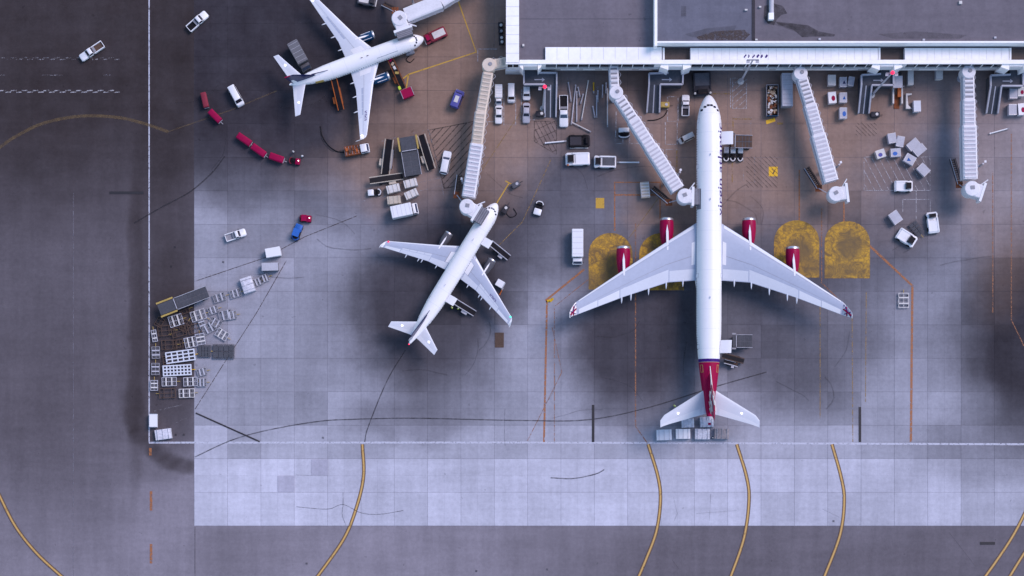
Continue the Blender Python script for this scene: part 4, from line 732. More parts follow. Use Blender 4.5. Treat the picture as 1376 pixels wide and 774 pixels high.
def lamps(t, L, w, zf=.7):
    for s_ in (-1, 1):
        MB().box((L/2-.08, s_*(w/2-.28), zf), (.12, .36, .18)).build('headlight', 'lightgrey', t); MB().box((-L/2+.05, s_*(w/2-.2), zf+.1), (.1, .22, .25)).build('taillight', 'dullred', t)
def mirrors(t, x, w, z=1.15, m='dark'):
    for s_ in (-1, 1): MB().box((x, s_*(w/2+.1), z), (.16, .22, .18)).build('mirror', m, t)
def car(f, r, wpx, label, kind='sedan', m='white', cat='car', group='cars and vans on the apron', bed='dark', name=None, glass='glass'):
    c, rz, L = along(f, r); w = wpx*S; t = thing(name or {'sedan': 'car', 'suv': 'minivan', 'van': 'van', 'pickup': 'pickup_truck'}[kind], label, cat, c, rz, group); h = L/2
    if kind == 'pickup':
        MB().hull([(.3, -.02*L, h-.12, w/2-.08, .3), (.5, -.04*L, h, w/2, .45), (.88, -.04*L, h-.03, w/2, .45), (1.05, -.04*L, h-.25, w/2-.12, .4)]).build('body', m, t, 40)
        cabin(t, m, -.04*L, .24*L, 0., .13*L, w/2-.06, w/2-.2, 1.0, 1.75, glass, m)
        MB().box((-.27*L, 0, .62), (.46*L-.02, w-.1, .14)).build('bed_floor', bed, t)
        for s_ in (-1, 1): MB().hull([(.4, -h+.06, -.045*L, .09, .04), (1.05, -h+.02, -.045*L, .1, .05), (1.1, -h+.04, -.05*L, .06, .04)]).build('bed_side', m, t, loc=(0, s_*(w/2-.1), 0))
        MB().box((-h+.06, 0, .78), (.12, w-.42, .55)).build('tailgate', m, t); MB().box((-.10*L, 0, .9), (.5, w-.5, .42)).build('toolbox', 'grey', t)
    else:
        z0 = .95 if kind != 'van' else 1.1
        MB().hull([(.28, -h+.12, h-.12, w/2-.1, .3), (.45, -h, h, w/2, .5), (.8, -h, h-.02, w/2, .5), (z0, -h+.08, h-.3, w/2-.08, .45)]).build('body', m, t, 40)
        q = {'sedan': (-.36, .20, -.22, .05, 1.45), 'suv': (-.47, .25, -.43, .10, 1.8), 'van': (-.485, .36, -.475, .24, 2.15)}[kind]
        cabin(t, m, q[0]*L, q[1]*L, q[2]*L, q[3]*L, w/2-.05, w/2-.2, z0-.03, q[4], glass, m, True, kind != 'van')
    wheels(t, (-.31*L, .31*L), w/2-.16); lamps(t, L, w); mirrors(t, .2*L, w); MB().box((h+.02, 0, .45), (.12, w*.8, .18)).build('bumper', 'grey', t); return t
def truck(f, r, wpx, label, m='white', cabm='white', name='box_truck', cabl=.24, hbox=3.2, cat='truck', group='trucks on the apron', roofm=None, glass='glass_blue'):
    c, rz, L = along(f, r, 2.); w = wpx*S; t = thing(name, label, cat, c, rz, group); h = L/2; xc = h-cabl*L
    MB().box((-.02*L, 0, .62), (.94*L, w*.7, .25)).build('chassis', 'darkgrey', t)
    bx = MB().hull([(.8, -h, xc-.15, w/2, .06), (hbox-.08, -h, xc-.15, w/2, .06), (hbox, -h+.08, xc-.23, w/2-.08, .06)]).build('cargo_box', m, t, 35)
    MB().box((-h-.02, 0, (hbox+.9)/2), (.05, w*.86, hbox-1.2)).build('rear_door', 'lightgrey', bx)
    n = 5
    for i in range(n): MB().box((-h+(xc-.15+h)*(i+.5)/n, 0, hbox+.01), (.05, w-.3, .03)).build('roof_bow', 'lightgrey', bx)
    MB().hull([(.45, xc, h-.05, w/2-.12, .2), (1.2, xc, h, w/2-.08, .25), (1.35, xc, h-.08, w/2-.1, .25)]).build('cab', cabm, t, 40); cabin(t, cabm, xc+.02, h-.12, xc+.06, h-.62, w/2-.12, w/2-.24, 1.33, 2.25, glass, roofm or cabm, True, False)
    wheels(t, (-.3*L, h-.5*cabl*L-.1), w/2-.2, .42, .28); lamps(t, L, w*.9, .8); mirrors(t, h-.5, w, 1.6); return t
def tug(f, r, wpx, label, m='white', seat='black', canopy=None, back='white', group='baggage tractors', name='baggage_tractor', lamp=None):
    c, rz, L = along(f, r); w = wpx*S; t = thing(name, label, 'tractor', c, rz, group); h = L/2
    MB().hull([(.25, -h, h, w/2, .2), (.55, -h, h, w/2, .2), (.6, -h+.05, h-.05, w/2-.05, .2)]).build('chassis', 'dark', t, 35)
    MB().hull([(.6, .04*L, h-.02, w/2-.06, .15), (1.0, .06*L, h-.04, w/2-.08, .2), (1.1, .1*L, h-.2, w/2-.2, .2)]).build('hood', m, t, 40)
    MB().box((-.13*L, 0, .68), (.26*L, w*.78, .16)).build('seat', seat, t); MB().box((-.25*L, 0, .95), (.1, w*.7, .5), 0, -.2).build('backrest', seat, t)
    rings = [[(-h+.02+(.0 if abs(a_) < 60 else .0)+rr*0, 0, 0)] for a_ in ()]
    mb = MB(); pts = []
    for a_ in range(-90, 91, 18): pts.append((-h+.1+.34*L*.55*(1-math.cos(R_(a_))), (w/2-.12)*math.sin(R_(a_))))
    for (x0, y0), (x1, y1) in zip(pts, pts[1:]):
        d = Vector((x1-x0, y1-y0, 0)); mb.box(((x0+x1)/2, (y0+y1)/2, .75), (d.length+.05, .24, .34), math.atan2(d.y, d.x))
    mb.build('rear_guard', back, t); MB().tube((.02*L, 0, .7), (-.03*L, 0, 1.12), .035, n=6).build('steering_column', 'dark', t); MB().lathe([(0, .2), (.04, .2)], 12, o=(-.04*L, 0, 1.1)).build('steering_wheel', 'black', t)
    if canopy:
        MB().hull([(1.95, -.3*L, .16*L, w/2-.1, .1), (2.03, -.3*L, .16*L, w/2-.1, .1)]).build('canopy', canopy, t)
        for x in (-.28*L, .14*L):
            for s_ in (-1, 1): MB().tube((x, s_*(w/2-.16), .6), (x, s_*(w/2-.16), 1.96), .035, n=6).build('canopy_post', 'dark', t)
    if lamp: MB().lathe([(0, .12), (.15, .12), (.22, .04)], 10, o=(.34*L, w*.1, 1.1)).build('beacon', lamp, t)
    wheels(t, (-.3*L, .3*L), w/2-.06, .3, .2); return t
def cart(f, r, wpx, label, m='red', group='covered baggage carts', name='baggage_cart', hgt=1.75, bar=True, roof=None, flat=False):
    c, rz, L = along(f, r, 1.5); w = wpx*S; t = thing(name, label, 'cart', c, rz, group); h = L/2
    MB().box((0, 0, .48), (L-.05, w-.05, .16)).build('deck', 'darkgrey', t)
    MB().hull([(.56, -h+.04, h-.04, w/2-.03, .08), (hgt-.25, -h, h, w/2, .12), (hgt-.06, -h+.08, h-.08, w/2-.12, .2), (hgt, -h+.3, h-.3, w/2-.3, .2)]).build('cover', m, t, 45)
    if roof: MB().hull([(hgt, -h-.02, h+.02, w/2+.02, .06), (hgt+.06, -h+.02, h-.02, w/2-.02, .06)]).build('roof', roof, t)
    else:
        for x in (-.28*L, 0, .28*L): MB().box((x, 0, hgt-.02), (.06, w*.55, .05)).build('cover_seam', m, t)
    for x in (-h-.02, h+.02): MB().box((x, 0, .6), (.06, w*.8, .5)).build('end_frame', 'lightgrey', t)
    if bar: MB().tube((h, 0, .45), (h+.75, 0, .4), .06, n=6).build('drawbar', 'lightgrey', t)
    wheels(t, (-.32*L, .32*L), w/2-.15, .22, .14); return t
def dolly(c, Lpx, wpx, ang, label, style=0, group='empty cargo dollies in the storage corner'):
    """open roller frame; ang in image degrees (counter clockwise)"""
    o = W(*c); L, w = Lpx*S, wpx*S; fm = ['lightgrey', 'brown', 'offwhite', 'grey', 'darkgrey'][style]; t = thing('cargo_dolly', label, 'dolly', o, R_(ang), group); h = L/2
    fr = MB()
    for s_ in (-1, 1): fr.box((0, s_*(w/2-.06), .5), (L, .13, .16)); fr.box((s_*(h-.06), 0, .503), (.13, w-.26, .15))
    fr.box((0, 0, .5), (L-.3, .11, .1)); fr.build('frame', fm, t)
    if style in (0, 2, 3):
        n = max(3, int(L/.42)); rm = MB().tube((0, -w/2+.14, .56), (0, w/2-.14, .56), .05, n=6).mesh('roller', 'grey')
        for i in range(n): put('roller', rm, t, (-h+.2+(L-.4)*(i+.5)/n, 0, 0))
        for x in (-.2*L, .18*L): MB().box((x, 0, .64), (.30, w-.1, .08)).build('cross_plate', 'lightgrey' if style == 3 else 'offwhite', t)
    elif style == 4:
        n = 4
        for i in range(n):
            for s_ in (-1, 1): MB().box((-h+.1+(L-.2)*(i+.5)/n, s_*w*.235, .6), ((L-.2)/n-.12, w*.40, .08)).build('deck_panel', 'cargo_grey', t)
    else:
        MB().box((.2*L, 0, .57), (.1, w-.2, .1)).build('cross_bar', fm, t); MB().box((-.25*L, 0, .57), (.1, w-.2, .1)).build('cross_bar', fm, t)
    MB().tube((h, 0, .45), (h+.8, 0, .35), .07, n=6).build('drawbar', 'yellow_dirty', t); wheels(t, (-.33*L, .33*L), w/2-.2, .22, .14); return t
def pallet_dolly(c, Lpx, wpx, ang, label, nx, ny, m='wing_pale'):
    o = W(*c); L, w = Lpx*S, wpx*S; t = thing('pallet_dolly', label, 'dolly', o, R_(ang), 'empty cargo dollies in the storage corner'); h = L/2
    MB().box((0, 0, .42), (L-.2, w-.2, .1)).build('underframe', 'dark', t)
    for i in range(nx+1): MB().box((-h+L*i/nx, 0, .56), (.30 if ny > 2 else .22, w+.3, .12)).build('cross_rail', m, t)
    for k in range(ny+1): MB().box((0, -w/2+w*k/ny, .60), (L+.2, .28, .12)).build('long_rail', m, t)
    MB().tube((h, 0, .45), (h+1.0, 0, .35), .09, n=6).build('drawbar', 'yellow', t); wheels(t, (-.36*L, 0, .36*L), w/2-.2, .24, .16); return t
def pallet(c, Lpx, wpx, ang, label, m='wrap', hgt=1.6, group='loaded cargo pallets', strap='lightgrey', top=None):
    o = W(*c, hgt*.9); L, w = Lpx*S, wpx*S; t = thing('cargo_pallet', label, 'pallet', (o.x, o.y, 0), R_(ang), group); rp = random.Random(int(c[0]*7+c[1])); h = L/2
    MB().box((0, 0, .1), (L, w, .2)).build('base_plate', 'metal', t)
    nx, ny = 5, 4
    vs, fs = [], []
    for i in range(nx+1):
        for k in range(ny+1):
            e = i in (0, nx) or k in (0, ny); z = hgt*(.86 if e else rp.uniform(.9, 1.06)) if m.startswith('wrap') else hgt*(.97 if e else 1)
            vs.append((-h*.97+2*h*.97*i/nx, (-w/2+w*k/ny)*.97, z))
    N = len(vs); vs += [(v[0], v[1], .2) for v in vs]
    for i in range(nx):
        for k in range(ny): q = i*(ny+1)+k; fs.append((q, q+ny+1, q+ny+2, q+1))
    rim = [k for k in range(ny+1)]+[i*(ny+1)+ny for i in range(1, nx+1)]+[nx*(ny+1)+k for k in range(ny-1, -1, -1)]+[i*(ny+1) for i in range(nx-1, 0, -1)]
    for q in range(len(rim)): r0, r1_ = rim[q], rim[(q+1) % len(rim)]; fs.append((r0, r1_, r1_+N, r0+N))
    MB().add(vs, fs).build('load', m, t, 30)
    for i in range(3): MB().box((-h+L*(i+.5)/3, 0, hgt*.56), (.06, w+.03, hgt*1.0)).build('strap', strap, t)
    if top: MB().box((h*.35, -w*.2, hgt*1.02), (L*.2, w*.22, .08)).build('placard', top, t)
    return t
def container(c, Lpx, wpx, ang, label, m='lightgrey', emblem=None, hgt=1.6, group='air cargo containers', name='cargo_container', shape=0):
    o = W(*c, hgt); L, w = Lpx*S, wpx*S; h = L/2; t = thing(name, label, 'container', (o.x, o.y, 0), R_(ang), group)
    MB().loft([[(x, y, z) for y, z in ((-w/2+.35, .12), (w/2, .12), (w/2, hgt), (-w/2, hgt), (-w/2, .6))] for x in (-h, h)]).build('shell', m, t)
    MB().box((0, .1, .07), (L+.06, w-.3, .1)).build('base', 'metal', t)
    for s_ in (-1, 1): MB().box((s_*(h-.04), 0, hgt+.015), (.1, w, .05)).build('edge_frame', 'metal', t)
    MB().box((0, w/2+.02, hgt*.55), (L*.86, .05, hgt*.8)).build('door_curtain', 'lightgrey', t)
    if emblem:
        n = 14 if shape == 0 else 3; MB().prism([(-h*.15+L*.24*math.cos(2*math.pi*i/n), -w*.12+w*.24*math.sin(2*math.pi*i/n)) for i in range(n)], hgt, hgt+.03).build('emblem', emblem, t)
    return t
def belt_loader(f, r, wpx, label, m='darkgrey', rail='lightgrey', z0=.9, z1=2.6, chassis=None):
    """f is the raised end at the aircraft"""
    c, rz, L = along(f, r, 1.5); w = wpx*S; t = thing('belt_loader', label, 'belt loader', c, rz, 'belt loaders'); h = L/2; a_ = math.atan2(z1-z0, L)
    MB().hull([(.3, -h*.62, h*.5, w*.55, .15), (.75, -h*.62, h*.5, w*.55, .15), (.8, -h*.6, h*.48, w*.5, .15)]).build('chassis', chassis or m, t, 35); MB().hull([(.8, -h*.55, -h*.1, .4, .1), (1.15, -h*.5, -h*.12, .36, .1)]).build('engine_cover', rail, t, loc=(0, w*.62, 0))
    bl = MB().box((0, 0, (z0+z1)/2), (L/math.cos(a_), w*.62, .22), 0, -a_).build('belt', 'black', t)
    for s_ in (-1, 1): MB().tube((-h, s_*w*.42, z0+.16), (h, s_*w*.42, z1+.16), .10, n=6).build('side_rail', rail, bl)
    MB().box((-h*.2, w*.75, .95), (.5, .5, .12)).build('seat', 'black', t); MB().tube((-h*.5, 0, .7), (-h*.45, 0, z0+.4), .1, n=6).build('lift_arm', 'metal', t); MB().tube((h*.3, 0, .7), (h*.4, 0, z1-.6), .1, n=6).build('lift_arm', 'metal', t)
    wheels(t, (-h*.5, h*.4), w*.55, .32, .2); return t
def cargo_loader(f, r, wpx, label, z=2.2, panels_=(6, 2), bridge=.3, rail='yellow_dirty', m='cargo_grey'):
    """f is the bridge end at the aircraft"""
    c, rz, L = along(f, r, z); w = wpx*S; t = thing('cargo_loader', label, 'cargo loader', c, rz, 'cargo loaders'); h = L/2; xb = h-bridge*L
    MB().box((0, 0, .55), (L*.94, w*.8, .35)).build('chassis', 'dark', t)
    pf = MB().box(((xb-h)/2, 0, z-.1), (xb+h-.15, w, .2)).build('main_platform', 'darkgrey', t); nx, ny = panels_
    pm = MB().box((0, 0, 0), ((xb+h-.15)/nx-.16, w/ny-.2, .05)).mesh('roller_panel', m)
    for i in range(nx):
        for k in range(ny): put('roller_panel', pm, pf, (-h+(xb+h-.15)*(i+.5)/nx, -w/2+w*(k+.5)/ny, z+.02))
    bp = MB().box(((xb+h)/2, 0, z+.25), (h-xb-.05, w*.92, .18)).build('bridge_platform', m, t); MB().box((xb+.05, 0, z+.4), (.14, w*.9, .14)).build('stop_bar', 'lightgrey', bp)
    for s_ in (-1, 1):
        MB().box(((xb+h)/2+.1, s_*(w/2+.22), z+.35), (h-xb, .38, .1)).build('catwalk', rail, bp); MB().tube((-h, s_*w/2, z+.16), (xb, s_*w/2, z+.16), .06, n=6).build('guide_rail', 'lightgrey', pf)
        MB().tube((-h*.7, s_*w*.3, .7), (xb*.8, s_*w*.3, z-.2), .09, n=6).build('scissor_arm', 'lightgrey', t); MB().tube((xb*.8, s_*w*.3+.1, .7), (-h*.7, s_*w*.3+.1, z-.2), .09, n=6).build('scissor_arm', 'lightgrey', t)
    wheels(t, (-h*.7, -h*.35, h*.6), w*.42, .35, .25); return t
def towbar(p, q, label, m='lightgrey', r=.16):
    a_, b_ = W(*p), W(*q); d = b_-a_; L = d.length; t = thing('tow_bar', label, 'tow bar', (a_+b_)/2, math.atan2(d.y, d.x), 'tow bars laid out beside the ramp')
    MB().tube((-L/2, 0, .45), (L/2-.5, 0, .45), r, n=8).build('shaft', m, t); MB().box((L/2-.3, 0, .45), (.6, .34, .2)).build('head', 'grey', t); MB().lathe([(-.06, .1), (-.05, .24), (.05, .24), (.06, .1)], 10, 'y', (-L*.1, 0, .24)).build('wheel', 'rubber', t); MB().lathe([(0, .2), (.08, .2)], 10, o=(-L/2-.15, 0, .4)).build('tow_eye', m, t)
def pushback(f, r, wpx, label, m='white', deck='white', cabm='black', cabx=.3, hgt=1.5, beacon=None, lightsm=None):
    c, rz, L = along(f, r, 1.); w = wpx*S; t = thing('pushback_tractor', label, 'tractor', c, rz, 'aircraft tow tractors'); h = L/2
    MB().hull([(.35, -h, h, w/2, .25), (hgt-.5, -h, h, w/2, .3), (hgt-.35, -h+.15, h-.15, w/2-.15, .3)]).build('body', m, t, 40)
    MB().hull([(hgt-.36, -h+.3, h*.25, w/2-.35, .1), (hgt-.18, -h+.35, h*.22, w/2-.4, .1)]).build('deck', deck, t, 35)
    for s_ in (-1, 1): MB().hull([(hgt-.36, -h+.25, h*.5, .2, .08), (hgt-.1, -h+.3, h*.48, .16, .08)]).build('fender', m, t, loc=(0, s_*(w/2-.24), 0))
    cabin(t, cabm, cabx*L, h-.2, cabx*L+.1, h-.35, w*.3, w*.26, hgt-.37, hgt+.55, 'glass'); MB().box((h+.05, 0, .7), (.25, w*.85, .45)).build('bumper', deck, t)
    if beacon: MB().lathe([(0, .22), (.2, .24), (.35, .05)], 10, o=(h-.3, w*.48, hgt-.4)).build('beacon', beacon, t)
    if lightsm:
        for s_ in (-1, 1): MB().lathe([(0, .28), (.3, .26), (.4, .1)], 10, o=(h-.35, s_*(w/2-.3), hgt-.4)).build('work_light', lightsm, t)
    wheels(t, (-.3*L, .3*L), w/2-.12, .55, .4); return t
def person(px, py, label, rz=0., vest='hivis'):
    o = W(px, py); t = bpy.data.meshes.new('person')
    J_ = [(0, 0, .95), (0, 0, 1.2), (0, 0, 1.42), (0, 0, 1.52), (.02, 0, 1.72), (0, .19, 1.4), (.08, .25, 1.12), (.22, .23, .92), (0, -.19, 1.4), (-.02, -.27, 1.12), (.12, -.27, .9), (0, .1, .9), (.06, .11, .5), (.0, .12, .08), (.16, .13, .04), (0, -.1, .9), (-.06, -.11, .5), (-.14, -.12, .08), (.02, -.13, .04)]
    Rr = [.15, .15, .16, .07, .115, .075, .055, .042, .075, .055, .042, .1, .07, .05, .045, .1, .07, .05, .045]
    E_ = [(0, 1), (1, 2), (2, 3), (3, 4), (2, 5), (5, 6), (6, 7), (2, 8), (8, 9), (9, 10), (0, 11), (11, 12), (12, 13), (13, 14), (0, 15), (15, 16), (16, 17), (17, 18)]
    t.from_pydata(J_, E_, []); t.materials.append(M['cloth']); ob = bpy.data.objects.new('person', t); C.objects.link(ob); ob.location = o; ob.rotation_euler.z = rz
    sk = ob.modifiers.new('skin', 'SKIN'); ly = t.skin_vertices[0] if t.skin_vertices else None
    if ly is None:
        bmm = bmesh.new(); bmm.from_mesh(t); bmm.verts.layers.skin.verify(); bmm.to_mesh(t); bmm.free(); ly = t.skin_vertices[0]
    for i, v in enumerate(ly.data): v.radius = (Rr[i], Rr[i])
    ly.data[0].use_root = True; ob.modifiers.new('smooth', 'SUBSURF').levels = 1; tag(ob, label, 'person')
    MB().hull([(.95, -.17, .17, .24, .12), (1.25, -.18, .18, .27, .13), (1.46, -.14, .14, .24, .12), (1.5, -.08, .08, .12, .06)]).build('safety_vest', vest, ob, 40); MB().lathe([(1.68, .13), (1.76, .13), (1.84, .09), (1.87, .02)], 12, o=(.02, 0, 0)).build('cap', 'offwhite', ob, True); return ob

# ---------------------------------------------------------------- left service road and stand
car((109.5, 80), (139.5, 60), 10.5, 'white pickup truck with dark open bed crossing the service road', 'pickup', bed='brown')
car((278.5, 19), (254, 40.5), 11, 'white pickup truck with loaded dark bed at the very top left', 'pickup', bed='black')
car((325, 143), (311, 117.5), 11, 'white panel van beside the two red carts', 'van')
car((331, 312), (304, 321), 10.5, 'white pickup truck with pale empty bed on the light concrete', 'pickup', bed='grey')
cart((277, 144), (272.5, 124), 7.5, 'dull red baggage cart last in line beside the white van', 'dullred', bar=False); cart((295.5, 162.5), (281.5, 148.5), 8.5, 'bright red baggage cart just ahead of the dull red one')
cart((336.5, 193), (319, 181), 9, 'red baggage cart farthest from its red tractor'); cart((356, 208), (338.5, 195.5), 9, 'red baggage cart in the middle of the towed three'); cart((380.5, 215), (362, 208.5), 9, 'red baggage cart coupled right behind the red tractor')
tug((404, 218.5), (389, 216), 9, 'red tractor towing three red carts', 'red', back='dullred', lamp='lamp_glow')
person(395, 205, 'worker in pale vest standing above the red tractor', 1., 'offwhite'); person(407, 211, 'worker in light clothing right of the red tractor', 2., 'white')
tug((419, 295), (403, 294), 9.5, 'lone red tractor beside the small blue vehicle', 'red', back='dullred', canopy='red', lamp='lamp_glow')
tug((403.5, 302), (396, 323), 10.5, 'small blue tractor with white roof panel below the red tractor', 'blue', back='blue', canopy='blue')
pt = C.objects[-1]
cart((377, 337.5), (357.5, 341), 12, 'white roofed cart parked above the grey-blue cart', 'white', 'carts near the storage corner', roof='white', hgt=2.2, bar=False)
cart((374, 358.5), (352, 359), 10.5, 'grey-blue roofed cart below the white one', 'cargo_grey', 'carts near the storage corner', roof='lightgrey', hgt=2.0, bar=False)
# ---------------------------------------------------------------- storage corner full of dollies
cargo_loader((214, 417), (279, 392), 16, 'dark cargo loader with yellow catwalks at the top of the dolly storage', 2.4, (8, 2), .34)
for q in (((237, 431), 19, 15, 17, 'dolly with two white plates under the loader catwalk', 0), ((267, 424), 20, 14, 17, 'dolly with two white plates right under the dark loader', 0), ((295.5, 400), 17, 11, 18, 'small dolly nearest the right end of the loader', 3),
          ((317, 394.5), 15, 11, 17, 'small dolly left of the wrapped grey load', 3), ((304, 423.5), 19, 13, 14, 'small dolly on bare concrete right of the white-plated pair', 3), ((281, 441), 19, 13, 28, 'grey dolly tucked between plated dollies', 3), ((299, 449.5), 17, 12, -32, 'dolly turned the other way above the brown box deck', 0),
          ((257, 460), 17, 14, 12, 'dolly with white plates above the long rail dolly', 0), ((223.5, 444.5), 22, 14, 4, 'brown open frame dolly at upper left of the storage', 1), ((228, 463.5), 21, 13, 3, 'brown open frame dolly above the long white rail dolly', 1), ((208, 451.5), 16, 7, 100, 'narrow grey dolly against the white line, topmost of its column', 0),
          ((210, 474), 16, 11, 92, 'grey dolly against the white line, second of its column', 3), ((209.5, 496), 16, 11, 90, 'grey dolly against the white line, third of its column', 3), ((207.8, 518), 14, 10, 90, 'grey dolly against the white line, lowest of its column', 0), ((228, 513), 20, 12, 2, 'grey dolly under the white grid pallet, left one', 0), ((256.5, 513), 19, 12, 3, 'grey dolly under the white grid pallet, right one', 0),
          ((225.5, 528.5), 22, 13, 182, 'brown open frame dolly in the lowest row', 1), ((251.5, 528.5), 21, 12, 2, 'white plated dolly in the lowest row', 2), ((275.5, 472), 17, 16, 0, 'grey panelled dolly joined to the brown box deck', 4), ((347, 379), 12, 10, 22, 'small dolly just right of the wrapped grey load', 3), ((356.5, 374), 11, 10, 22, 'small dolly farthest right by the grey-blue cart', 3)): dolly(*q)
for q in (((241, 446), 20, 13, 196, 'brown frame dolly squeezed between plated dollies', 1), ((262, 442), 18, 13, 14, 'dark frame dolly in the middle of the storage', 1), ((290, 434), 17, 11, 150, 'grey frame dolly crossing behind two others', 3), ((270, 456), 15, 12, 100, 'grey dolly turned upright beside the panelled dolly', 0), ((248, 417), 14, 10, 20, 'small dark frame dolly against the loader side', 1), ((312, 424), 13, 11, 10, 'small grey dolly at the open end of the second row', 3), ((272, 514), 12, 11, 2, 'small dolly at the right end of the lowest rows', 3), ((215, 433), 13, 10, 60, 'brown frame dolly below the loader bridge', 1), ((224, 484.5), 12, 9, 95, 'small brown frame by the long rail dolly', 1), ((250, 438), 16, 11, 60, 'dark frame leaning across the upper storage rows', 1), ((287, 417), 14, 10, 20, 'small grey dolly right of the upper plated pair', 3), ((240, 462), 13, 11, 8, 'brown frame between the two middle rows', 1), ((272, 435), 13, 9, 110, 'narrow grey dolly standing upright in the upper rows', 3), ((272, 500), 13, 10, 15, 'small grey dolly right of the white grid dolly', 3)): dolly(*q)
pallet_dolly((243, 479), 38, 14, 8, 'long white rail dolly with wide bays', 5, 3); pallet_dolly((238.7, 497.8), 37, 13, 3, 'white grid pallet dolly with three by eight cells', 8, 3)
dolly((301, 472.5), 29, 19, 180, 'dark brown boxed deck at the right end of the storage', 4)
container((205.8, 565), 18, 10.5, 90, 'plain white crate standing on the corner of the white line', 'white', hgt=1.4, group='boxes near the storage corner', name='crate')
pallet((219, 583.5), 22, 14, 8, 'grey film-wrapped pallet in the corner of the white lines', 'wrap', 1.2); pallet((332.5, 382.5), 21, 16, 108, 'pale wrapped load standing among the small dollies', 'wrap', 1.7)
# ---------------------------------------------------------------- around the upper left jet
pushback((571, 54), (599, 41), 14, 'red tow tractor with pale deck at the nose of the upper left jet', 'dullred', 'offwhite', 'red', .26)
container((547, 124.5), 16, 12, 22, 'bright red box cart under the wing of the upper left jet', 'red', hgt=1.8, group='carts near the upper left jet', name='box_cart')
belt_loader((449, 106), (458, 147), 9, 'rusty orange belt loader at the rear hold of the upper left jet', 'rust', 'orange', .8, 3.0); belt_loader((524, 79), (542, 118), 9, 'brown belt loader carrying bags below the upper left jet', 'brown', 'rust', .8, 2.6)
for k, (x, y, m) in enumerate(((527.5, 86, 'tan'), (530, 91, 'offwhite'), (533, 97.5, 'yellow_dirty'), (525, 81, 'red'), (536.5, 117, 'hivis'))):
    o = W(x, y, 2.2); bg = MB().hull([(-.2, -.42, .42, .28, .08), (.1, -.45, .45, .3, .1), (.22, -.38, .38, .25, .1)]).build('suitcase', m, None, 40, (o.x, o.y, [2.25, 2.05, 1.8, 2.5, 1.2][k]), 1.1+k)
    MB().box((0, .3, 0), (.3, .05, .05)).build('handle', 'black', bg); tag(bg, ['tan suitcase on the belt below the upper left jet', 'pale suitcase on the belt below the upper left jet', 'dull yellow suitcase halfway down the belt', 'red bag at the top of the belt under the jet', 'yellow-green bag at the foot of the belt'][k], 'suitcase', 'bags on the belt loader')
truck((412.5, 93), (393, 58), 15, 'dark grey catering truck behind the upper left jet tail', 'steel', 'darkgrey', 'catering_truck', .2, 3.4)
car((619, 122.5), (610, 146), 13, 'blue van with white roof patch left of the tan jet bridge', 'van', 'vanblue', glass='glass'); vb = [o for o in C.objects if o.get('label', '').startswith('blue van')][0]; MB().box((-.3, 0, 2.25), (1.5, .9, .05)).build('roof_patch', 'offwhite', vb)
truck((496, 197.5), (463, 203.5), 13, 'orange service truck with white cab at the wing tip', 'rust', 'white', 'service_truck', .36, 1.9); 
stt = [o for o in C.objects if o.get('label', '').startswith('orange service')][0]
for k in range(5): MB().box((-2.3+.75*k, .25*(-1)**k, 2.05), (.5, .7, .3)).build('tank_unit', ['orange', 'brown', 'rust'][k % 3], stt)
pushback((505, 3), (481, -2), 13, 'partly visible machine with yellow bumper at the top edge', 'darkgrey', 'offwhite', 'dark', .2)
# ---------------------------------------------------------------- equipment pen left of the tan bridge
belt_loader((523.5, 188), (517.5, 234), 13, 'grey belt loader standing left of the big grey cargo loader', 'grey', 'beige', .8, 2.2); belt_loader((566, 182), (580, 227), 12, 'belt loader with two beige rails right of the big grey cargo loader', 'dark', 'beige', .8, 2.2); belt_loader((497, 243.5), (541, 236), 10, 'belt loader lying crosswise above the four covered carts', 'dark', 'beige', .8, 2.)
cargo_loader((547, 184), (555.5, 236), 22, 'big grey cargo loader in the equipment pen', 2.3, (5, 2), .36, 'yellow_dirty')
car((602, 204), (596, 235), 11.5, 'white minivan parked on the hatched strip', 'suv', glass='glass_blue'); tug((494.5, 260), (512.5, 258.5), 9, 'small white tractor with black seat beside the covered carts', 'white')
for q in (((528.3, 253.3), 18, 10.5, 14, 'grey-topped covered cart, upper left of the four', 'offwhite'), ((551.5, 246), 18, 10.5, 14, 'grey-topped covered cart, upper right of the four', 'offwhite'), ((529.2, 268.6), 18, 10.5, 6, 'brown-stained covered cart, lower left of the four', 'beige'), ((552.6, 260.5), 18, 10, 24, 'tilted covered cart, lower right of the four', 'offwhite')): pallet(q[0], q[1], q[2], q[3], q[4], q[5], 1.7, 'four covered pallets in the equipment pen', 'beige')
truck((561.5, 279), (526, 286.5), 16, 'white box truck below the four covered carts', cabl=.2)
# ---------------------------------------------------------------- parking strip beside the tan bridge
truck((670, 139.5), (670, 114), 9.8, 'white box van, topmost in the left bay', cabl=.27, hbox=2.6, name='delivery_van', cat='van'); car((670, 167), (670.5, 142), 10, 'white sedan in the left bay, below the box van', 'sedan'); car((687, 139), (687, 114), 10.5, 'white van alone in the middle bay', 'van'); car((707.5, 135.5), (707.5, 117), 10.5, 'white van in the right bay, against the ramp wall', 'suv'); car((707, 166), (707.5, 139), 10, 'silver-white sedan in the right bay, below the van', 'sedan', 'lightgrey')
car((757.5, 171.5), (757, 129), 12, 'long white pickup with black bed left of the tow bars', 'pickup', bed='black', glass='glass_blue')
TB = [((205, 195), (237, 405)), ((287, 225), (238, 670)), ((300, 300), (300, 640)), ((432, 175), (355, 620)), ((372, 330), (345, 430)), ((495, 200), (495, 310)), ((530, 350), (530, 590)), ((545, 290), (543, 410)), ((600, 225), (597, 360)), ((640, 200), (636, 310)), ((655, 270), (655, 700)), ((255, 650), (465, 755)), ((488, 470), (510, 590)), ((318, 250), (337, 350))]
